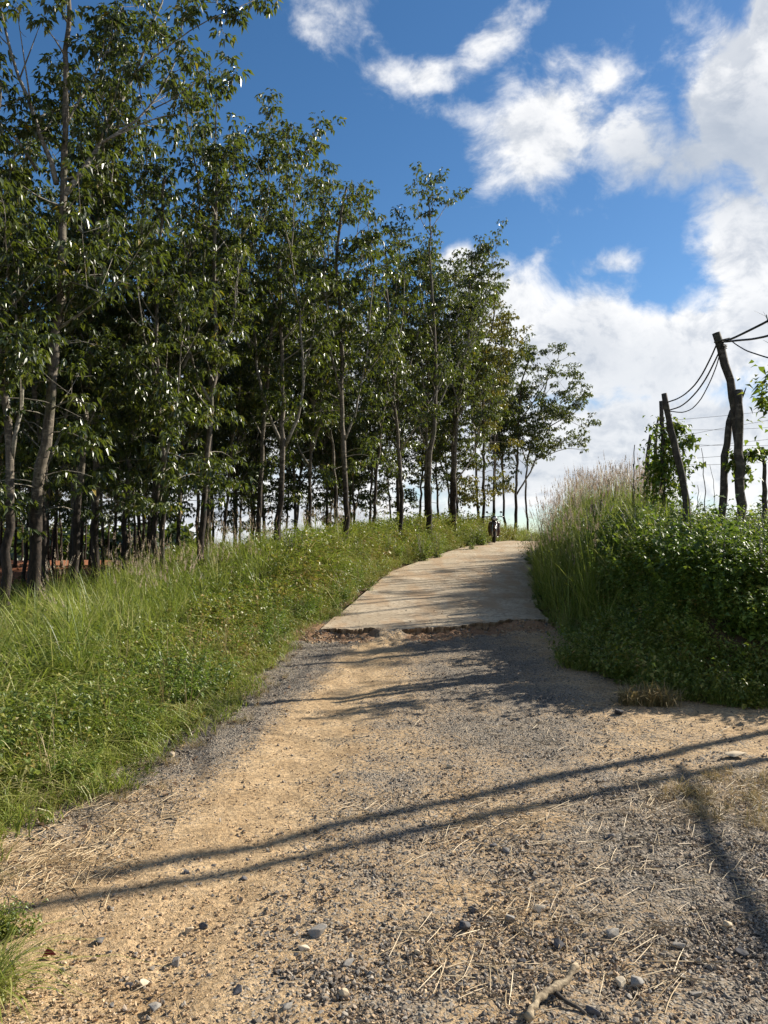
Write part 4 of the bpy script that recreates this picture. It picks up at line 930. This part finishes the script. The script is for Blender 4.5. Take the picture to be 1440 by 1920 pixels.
def cable_px(pts, r, label, Y0, Y1, name='cable', cat='cable', m='cable', group=None):
    P = np.array([at(px, py, Y0 + (Y1 - Y0) * i / (len(pts) - 1)) for i, (px, py) in enumerate(pts)]); P = curve_pts(P, 20)
    o0 = P[0].copy(); mb = MB(); mb.tube(P - o0, r, 6); return mb.build(name, M[m], None, loc=tuple(o0), label=label, cat=cat, group=group)
cable_px([(1344, 645), (1335, 666), (1318, 700), (1303, 722), (1285, 739), (1270, 748), (1252, 754)], .011, 'uppermost black cable sagging between the two poles', YP, 12.5)
cable_px([(1351, 655), (1340, 678), (1325, 708), (1308, 733), (1290, 752), (1275, 763), (1255, 769)], .011, 'middle black cable sagging between the two poles', YP, 12.5)
cable_px([(1351, 658), (1344, 685), (1332, 715), (1315, 748), (1298, 767), (1280, 774), (1256, 771)], .008, 'lowest thin cable sagging between the two poles', YP, 12.5)
cable_px([(1358, 640), (1375, 634), (1400, 622), (1440, 602), (1520, 552)], .016, 'thick cable rising from the tall pole to the upper right', YP, YP - 2.5)
cable_px([(1358, 641), (1385, 638), (1410, 636), (1440, 630), (1520, 600)], .014, 'second cable running right from the tall pole, nearly level', YP, YP - 2.3)
cable_px([(1368, 636), (1380, 646), (1400, 658), (1440, 671), (1520, 690)], .009, 'thin loose cable drooping to the right of the tall pole', YP, YP - 1.6)
wy = [(1272, 787, 1445, 766), (1235, 826, 1445, 779), (1275, 840, 1445, 819), (1205, 826, 1445, 838), (1285, 806, 1445, 800), (1290, 860, 1445, 843), (1220, 871, 1445, 866)]
for k, (a, b, c_, d_) in enumerate(wy):
    cable_px([(a, b), ((a + c_) / 2, (b + d_) / 2 + 3), (c_ + 60, d_ - 2)], .0028, 'thin trellis wire crossing behind the poles', 13.4, 13.0, name='trellis_wire', cat='wire', m='wire', group='thin wires behind the poles')
# post at the right edge, twigs and stumps
post([(1434, 965), (1432, 900), (1431, 865), (1430, 838)], [.05, .045, .035, .02], 11.4, 'short crooked post at the right edge of the picture', name='wooden_post', cat='post', seed=8)
post([(1208, 935), (1212, 870), (1220, 815)], [.06, .05, .03], 15.0, 'left dark stump rising out of the bushes', name='dead_stump', cat='stump', seed=9)
post([(1224, 935), (1228, 870), (1230, 810), (1234, 785)], [.05, .045, .04, .02], 14.6, 'ragged dark stump beside the creeper-covered pole', name='dead_stump', cat='stump', seed=10)
post([(1186, 930), (1188, 880), (1190, 834)], [.014, .012, .008], 15.0, 'dead bare stalk standing left of the stumps', name='dead_stalk', cat='stalk', seed=11)
post([(1192, 930), (1187, 870)], [.012, .009], 15.2, 'shorter dead stalk beside the bare stalk', name='dead_stalk', cat='stalk', seed=12)
post([(1323, 960), (1320, 900), (1315, 840)], [.010, .008, .004], 11.5, 'thin dry stalk between the leaning pole and the brace', name='dead_stalk', cat='stalk', seed=13)
post([(1306, 960), (1308, 910)], [.008, .004], 11.5, 'very short dry stalk right of the leaning pole', name='dead_stalk', cat='stalk', seed=14)
post([(1345, 955), (1337, 900), (1331, 872)], [.007, .005, .003], 11.3, 'dry stalk leaning left before the brace', name='dead_stalk', cat='stalk', seed=15)
for k, (x, y, hgt_, lx_, ly_, r_) in enumerate([(4.3, 15.0, 1.5, -.2, .1, .06), (4.5, 16.6, 1.6, .15, -.2, .055), (5.0, 17.6, 1.7, .1, .15, .065), (4.9, 19.2, 1.6, -.2, 0, .055), (5.8, 20.4, 1.8, .2, .1, .06), (6.4, 22.0, 1.8, -.15, .2, .06), (7.2, 24.2, 1.9, .1, -.2, .06), (4.6, 13.6, 1.4, -.3, .2, .05)]):  # unseen posts added behind the grass to throw shadow bars across the concrete
    hgt_ *= .74; z0 = hz(x, y) - .1; root = empty('wooden_post', (x, y, z0), 'unseen post added in the right bank to cast shadow bars on the road', 'post', 'added shadow-casting posts hidden in the bank')
    r2 = np.random.default_rng(60 + k); c = curve_pts([(0, 0, 0), (lx_ * .3, ly_ * .3, hgt_ * .5), (lx_, ly_, hgt_)], 9); mb = MB(); mb.tube(c, np.linspace(r_ * 1.35, r_ * 1.1, 9), 7, wob=.07, rng=r2); mb.build('shaft', M['post'], root)
    if k % 2 == 0: mb = MB(); mb.tube([c[4], c[4] + (.2, .2, .3), c[4] + (.4, .5, .55)], [.03, .022, .012], 6); mb.build('branch_stub', M['post'], root)
# creeper-covered pole
rE, PE = post([(1246, 945), (1243, 860), (1240, 790), (1240, 752)], [.045, .042, .04, .035], 13.2, 'pole smothered in green creeper behind the leaning pole', seed=16)
def leafcloud(seed, n, segs, spread, L, parent, name='creeper', matn='vine'):
    r2 = np.random.default_rng(seed); P = []
    for (a, b, w_) in segs:
        t = r2.random((n, 1)); P.append(np.array(a) * (1 - t) + np.array(b) * t + r2.normal(0, 1, (n, 3)) * w_)
    P = np.concatenate(P) - np.array(parent.location); k = len(P); D = r2.normal(0, 1, (k, 3)) * (1, 1, .5) - (0, 0, .5); LL = L * r2.uniform(.6, 1.3, k)
    V, Tt = leaves_at(r2, P, D, LL, LL * .65, fold=.2, droop=.25); link(name, mesh_from(name, V, tris=Tt, attrs={'tint': np.repeat(r2.random(k), 5)}, mats=(M[matn],)), parent)
def A3(px, py, Y): return tuple(at(px, py, Y))
leafcloud(1, 520, [(A3(1244, 930, 13.2), A3(1241, 800, 13.2), .13), (A3(1262, 930, 13.2), A3(1265, 800, 13.2), .12), (A3(1228, 930, 13.3), A3(1232, 850, 13.3), .12)], .2, .085, rE, matn='bushleaf')
leafcloud(2, 60, [(A3(1268, 830, 13.2), A3(1308, 822, 13.2), .06), (A3(1270, 870, 13.2), A3(1305, 868, 13.2), .09), (A3(1262, 792, 13.2), A3(1280, 800, 13.2), .05)], .2, .12, rE, matn='bushleaf')
leafcloud(3, 120, [(A3(1392, 845, YP), A3(1398, 900, YP), .07), (A3(1376, 850, YP), A3(1374, 875, YP), .05), (A3(1400, 850, YP), A3(1440, 848, YP), .04)], .2, .09, rB, matn='bushleaf')
# a sapling whose leaves enter at the right edge
r2 = np.random.default_rng(5); e = empty('sapling', (at(1475, 900, 10.2).x, 10.2, hz(at(1475, 900, 10.2).x, 10.2)), 'young tree whose bright leaves poke in at the right edge', 'tree')
mb = MB(); top = at(1455, 700, 10.2) - e.location; mb.tube(curve_pts([(0, 0, 0), (top.x * .4, 0, top.z * .5), top], 7), np.linspace(.03, .008, 7), 6); mb.build('trunk', M['twig'], e)
leafcloud(6, 90, [(A3(1436, 700, 10.2), A3(1440, 770, 10.2), .07), (A3(1450, 690, 10.2), A3(1465, 800, 10.2), .25)], .2, .12, e, name='crown', matn='bushleaf')

# out-of-frame poles and an added beam, whose long shadows cross the gravel
def free_pole(base, top, r0, r1, label, bend=(0, 0, 0), name='wooden_pole', seed=1):
    b = Vector(base); b.z = hz(b.x, b.y) - .1; t_ = Vector(top); r2 = np.random.default_rng(seed); c = curve_pts([(0, 0, 0), (t_ - b) / 2 + Vector(bend), t_ - b], 14); c[1:-1] += r2.normal(0, .012, (12, 3)) * (1, 1, 0)
    mb = MB(); mb.tube(c, np.linspace(r0, r1, 14), 8, wob=.06, rng=r2); root = empty(name, tuple(b), label, 'pole'); mb.build('shaft', M['post'], root); return root
def caster(sx, sy, h, g=0.0):
    """point at height h whose sun shadow falls on the ground at sx, sy"""
    k = (h - g) / math.tan(SUN_EL); return (sx + math.sin(SUN_AZ) * k, sy + math.cos(SUN_AZ) * k, h)
tA = caster(-1.39, 3.67, 6.4); tB = caster(-1.75, 3.25, 6.6); bA = caster(3.15, 6.38, 3.0); bB = caster(3.0, 5.75, 3.0)
mA = Vector(caster(1.2, 5.15, 4.3))
free_pole((8.0, 9.1, 0), tA, .066, .060, 'tall thin pole past the right edge of the picture', bend=(0, .10, 0), seed=21)
free_pole((7.9, 8.25, 0), tB, .060, .054, 'second tall thin pole past the right edge of the picture', bend=(0, .08, 0), seed=22)
c0, c1 = caster(2.05, 5.5, 3.7), caster(1.25, 2.0, 3.0)  # beam added out of view, shaped from the shadow curve it should cast
mbm = MB(); P = curve_pts([c0, caster(1.80, 4.55, 3.55), caster(1.52, 3.2, 3.2), c1], 12); o0 = P[0].copy(); mbm.tube(P - o0, np.linspace(.032, .042, 12), 7); mbm.build('shadow_beam', M['post'], None, loc=tuple(o0), label='unseen rough beam past the right edge, added for its shadow on the gravel', cat='beam')
free_pole((c1[0], c1[1], 0), c1, .07, .06, 'unseen upright post added to carry the shadow-casting beam past the right edge', seed=23)

# ------------------------------------------------------------------ motorcycle at the crest
M['blackplastic'] = simple('black_plastic', (.015, .015, .016), .35, .5)
M['brownpanel'] = simple('brown_panel', (.060, .028, .018), .35, .5)
M['tyre'] = simple('tyre_rubber', (.02, .019, .018), .8, .3)
M['whitepanel'] = simple('white_panel', (.62, .58, .52), .4, .5)
M['chrome'] = simple('dull_chrome', (.5, .5, .5), .3, .5, metal=.9)
M['lens'] = simple('lamp_glass', (.55, .56, .58), .12, .6)
mx = (926 - 720) / F * 30.3; my = 30.3; 
bike = empty('motorcycle', (mx, my, hz(mx, my) + .035), 'dark small motorcycle with brown leg shield parked facing down the road at the crest', 'motorcycle', rz=R(-6)); bike.scale = (1.04, 1.04, 1.04)
def wheel(y, parent):
    mb = MB(); t = np.linspace(0, 6.283, 25); mb.tube([(0, y + .255 * math.cos(a), .30 + .255 * math.sin(a)) for a in t], .042, 8, cap=False); w_ = mb.build('wheel', M['tyre'], parent)
    mb = MB(); mb.tube([(0, y + .20 * math.cos(a), .30 + .20 * math.sin(a)) for a in t], .016, 6, cap=False)
    for k in range(8):
        a = k * .785; mb.tube([(0, y, .30), (0, y + .2 * math.cos(a), .30 + .2 * math.sin(a))], .006, 4)
    mb.tube([(-.05, y, .3), (.05, y, .3)], .03, 8); mb.build('rim', M['chrome'], w_)
wheel(-.60, bike); wheel(.60, bike)
mb = MB(); mb.tube([(0, -.60 + .31 * math.cos(a), .31 + .31 * math.sin(a)) for a in np.linspace(.3, 2.7, 9)], .065, 6); mb.build('front_mudguard', M['brownpanel'], bike)
for s in (-1, 1):
    mb = MB(); mb.tube([(s * .075, -.60, .30), (s * .075, -.48, .60), (s * .05, -.40, .80)], .022, 8); mb.build('fork', M['chrome'], bike)
    mb = MB(); mb.ball((s * .135, -.30, .54), (.10, .07, .29), rot=Matrix.Rotation(s * .25, 4, 'Z')); mb.build('leg_shield', M['brownpanel'], bike)
    mb = MB(); mb.tube([(s * .06, -.36, .96), (s * .2, -.33, 1.0), (s * .33, -.26, .99)], .013, 6); mb.tube([(s * .24, -.31, .99), (s * .35, -.25, .99)], .019, 8); mb.build('handlebar', M['blackplastic'], bike)
    mb = MB(); mb.tube([(s * .22, -.33, 1.0), (s * .25, -.34, 1.12)], .005, 5); mb.ball((s * .26, -.345, 1.16), (.055, .012, .035)); mb.build('mirror', M['blackplastic'], bike)
    mb = MB(); mb.ball((s * .135, -.40, .80), (.035, .02, .022)); mb.build('indicator', M['lens'], bike)
    mb = MB(); mb.tube([(s * .10, .1, .28), (s * .30, .1, .27)], .015, 6); mb.build('footrest', M['blackplastic'], bike)
mb = MB(); mb.ball((0, -.42, .90), (.125, .11, .12)); mb.build('headlamp_cowl', M['blackplastic'], bike)
mb = MB(); mb.ball((0, -.51, .91), (.075, .035, .055)); mb.build('headlamp', M['lens'], bike)
mb = MB(); mb.ball((0, -.36, .66), (.13, .09, .22)); mb.build('front_panel', M['brownpanel'], bike)
mb = MB(); mb.box((.20, -.33, .62), (.03, .05, .34), Matrix.Rotation(.2, 4, 'Y')); mb.build('side_trim', M['whitepanel'], bike)
mb = MB(); mb.tube([(0, -.33, .5), (0, -.12, .40), (0, .2, .42), (0, .45, .62)], [.07, .08, .10, .07], 8); mb.build('frame', M['blackplastic'], bike)
mb = MB(); mb.ball((0, .05, .33), (.13, .17, .11)); mb.build('engine', M['chrome'], bike)
mb = MB(); mb.ball((0, .22, .76), (.13, .42, .065)); mb.build('seat', M['blackplastic'], bike)
mb = MB(); mb.ball((0, .50, .62), (.11, .30, .12)); mb.build('tail_panel', M['brownpanel'], bike)
mb = MB(); mb.tube([(.12, .0, .24), (.14, .35, .24), (.15, .85, .30)], [.025, .04, .045], 8); mb.build('exhaust', M['chrome'], bike)
mb = MB(); mb.tube([(-.10, .12, .22), (-.27, .06, .01)], .011, 5); mb.build('side_stand', M['blackplastic'], bike)

# ------------------------------------------------------------------ things lying on the track
def branch_piece():
    g0 = at(1010, 1905, 2.7)
    def on(px, py, h):
        v = dir_of(px, py); t = EYE / -v.z * (1 - h / EYE); return np.array([v.x * t, v.y * t, h])
    root_p = on(985, 1915, .0); e = empty('fallen_branch', tuple(root_p), 'forked pale dead branch lying on the gravel at the bottom', 'branch')
    P = np.array([on(988, 1908, .022), on(1000, 1884, .03), on(1012, 1868, .034), on(1034, 1858, .030), on(1052, 1846, .035), on(1066, 1838, .035), on(1070, 1826, .042), on(1082, 1810, .055)]) - root_p
    mb = MB(); r2 = np.random.default_rng(3); c = curve_pts(P, 22); c[1:-1] += r2.normal(0, .0022, (20, 3)); mb.tube(c, np.interp(np.linspace(0, 1, 22), [0, .12, .3, .36, .5, .6, .7, .92, 1], [.017, .011, .012, .014, .011, .017, .011, .012, .013]), 9, wob=.09, rng=r2); mb.build('stem', M['stick'], e)
    P = np.array([on(1040, 1860, .025), on(1062, 1880, .02), on(1085, 1888, .018), on(1098, 1900, .014)]) - root_p
    mb = MB(); mb.tube(curve_pts(P, 7), np.linspace(.010, .005, 7), 6); mb.build('side_twig', M['post'], e)
    P = np.array([on(1000, 1882, .03), on(1004, 1862, .05), on(1003, 1850, .06)]) - root_p
    mb = MB(); mb.tube(P, [.008, .006, .004], 6); mb.build('side_twig', M['stick'], e)
branch_piece()
def ground_pt(px, py):
    v = dir_of(px, py); t = EYE / -v.z
    for k in range(6): t = (EYE - hz(v.x * t, v.y * t)) / -v.z
    return v.x * t, v.y * t
SM = [stone_mesh(500 + k, 'stone', flat=.55 + .08 * (k % 3), sub=2) for k in range(6)]
def rock(px, py, w, m, label, v=0, rz=None, zs=1.0):
    x, y = ground_pt(px, py); me = SM[v % 6].copy(); me.materials.clear(); me.materials.append(M[m]); d = y / F * w
    o = link('stone', me, None, (x, y, hz(x, y) + d * .20), None, label, 'stone', 'larger stones lying loose on the track'); o.scale = (d * 1.15, d * 1.1, d * 1.15 * zs); o.rotation_euler = (0, .15, px * .7 if rz is None else rz)
rock(646, 1868, 22, 'tan', 'square pale stone standing on edge near the bottom centre', 1, zs=1.4)
rock(446, 1862, 26, 'slate', 'smooth dark flat stone at the lower left centre', 2)
rock(540, 1892, 26, 'greystone', 'angular grey stone left below the square pale stone', 3)
rock(652, 1810, 26, 'greystone', 'flat bluish grey stone above the square pale stone', 4, zs=.7)
rock(598, 1753, 40, 'greystone', 'long narrow grey stone left of the centre gravel', 5, zs=.5)
rock(570, 1782, 24, 'tan', 'tan block stone just below the long narrow one', 0)
rock(872, 1742, 30, 'slate', 'dark slate block in the straw right of centre', 1)
rock(888, 1710, 22, 'slate', 'dark slate stone just above the slate block', 3)
rock(783, 1788, 20, 'tan', 'small pale chip among dark gravel', 2)
rock(1010, 1708, 24, 'tan', 'tan stone beside the straw on the right gravel', 4)
rock(955, 1727, 22, 'greystone', 'brownish stone left of the tan stone', 5)
rock(978, 1806, 18, 'slate', 'upright dark stone above the dead branch', 0, zs=1.4)
rock(1048, 1775, 24, 'slate', 'dark stone between the dead branch and the tan stone', 2)
rock(1150, 1756, 34, 'greystone', 'rounded grey stone right of the dead branch tip', 3)
rock(1195, 1848, 34, 'greystone', 'blocky grey stone to the right of the dead branch', 1)
rock(1112, 1903, 30, 'slate', 'dark bluish stone at the bottom beside the branch twig', 4)
rock(1165, 1848, 26, 'tan', 'tan wedge stone touching the blocky grey one', 5)
rock(1390, 1792, 30, 'slate', 'dark flat stone at the lower right', 0, zs=.7)
rock(1305, 1868, 26, 'greystone', 'pale grey slab stone at the lower right', 2, zs=.6)
rock(1365, 1738, 22, 'tan', 'small tan stone near the dark beam shadow', 1)
rock(1275, 1778, 30, 'greystone', 'grey slab stone in the right gravel', 3, zs=.6)
rock(350, 1637, 12, 'slate', 'small dark upright stone by the lower long shadow', 2, zs=1.5)
rock(381, 1740, 20, 'slate', 'dark brown stone at the left of the sand', 4)
rock(355, 1748, 18, 'tan', 'pale round stone next to the dark brown one', 5)
rock(186, 1768, 24, 'slate', 'dark blue-grey stone on the left sand', 0)
rock(270, 1846, 22, 'tan', 'pale stone beside a dark one at the lower left', 2)
rock(243, 1850, 18, 'slate', 'dark cube-like stone at the lower left', 3)
rock(290, 1893, 32, 'greystone', 'broad low stone at the bottom left', 1, zs=.6)
rock(330, 1808, 22, 'greystone', 'grey pointed stone on the left sand', 5)
rock(140, 1722, 12, 'tan', 'small round whitish stone by the creeping weed', 4)
rock(458, 1650, 14, 'slate', 'small dark stone below the lower long shadow', 1)
rock(925, 1588, 16, 'slate', 'small dark stone in the dry straw at right of centre', 0)
rock(950, 1597, 16, 'greystone', 'small grey stone beside the dark one in dry straw', 2)
rock(1145, 1572, 18, 'slate', 'dark stone on the sandy middle of the right side', 3)
rock(843, 1440, 14, 'tan', 'pale stone above the upper long shadow', 4)
rock(322, 1418, 16, 'tan', 'whitish stone at the edge of the left grass', 1)
rock(1160, 1340, 26, 'slate', 'dark flat stone before the orange tussock', 5, zs=.6)
rock(695, 1098, 16, 'tan', 'pale stone on the left rim of the concrete', 2)
rock(1378, 1422, 44, 'tan', 'flat concrete chunk at the right edge of the sand', 0, zs=.35)
# the red leaf
x, y = ground_pt(78, 1798); r2 = np.random.default_rng(2); V, Tt = leaves_at(r2, np.array([[0, 0, 0.]]), np.array([[1.0, .1, .2]]), .055, .045, fold=.5, droop=.1)
M['redleaf'] = simple('red_leaf', (.22, .012, .012), .5, .4); link('fallen_leaf', mesh_from('fallen_leaf', V, tris=Tt, mats=(M['redleaf'],)), None, (x, y, hz(x, y) + .006), None, 'crimson curled leaf on the sand at the lower left', 'leaf')
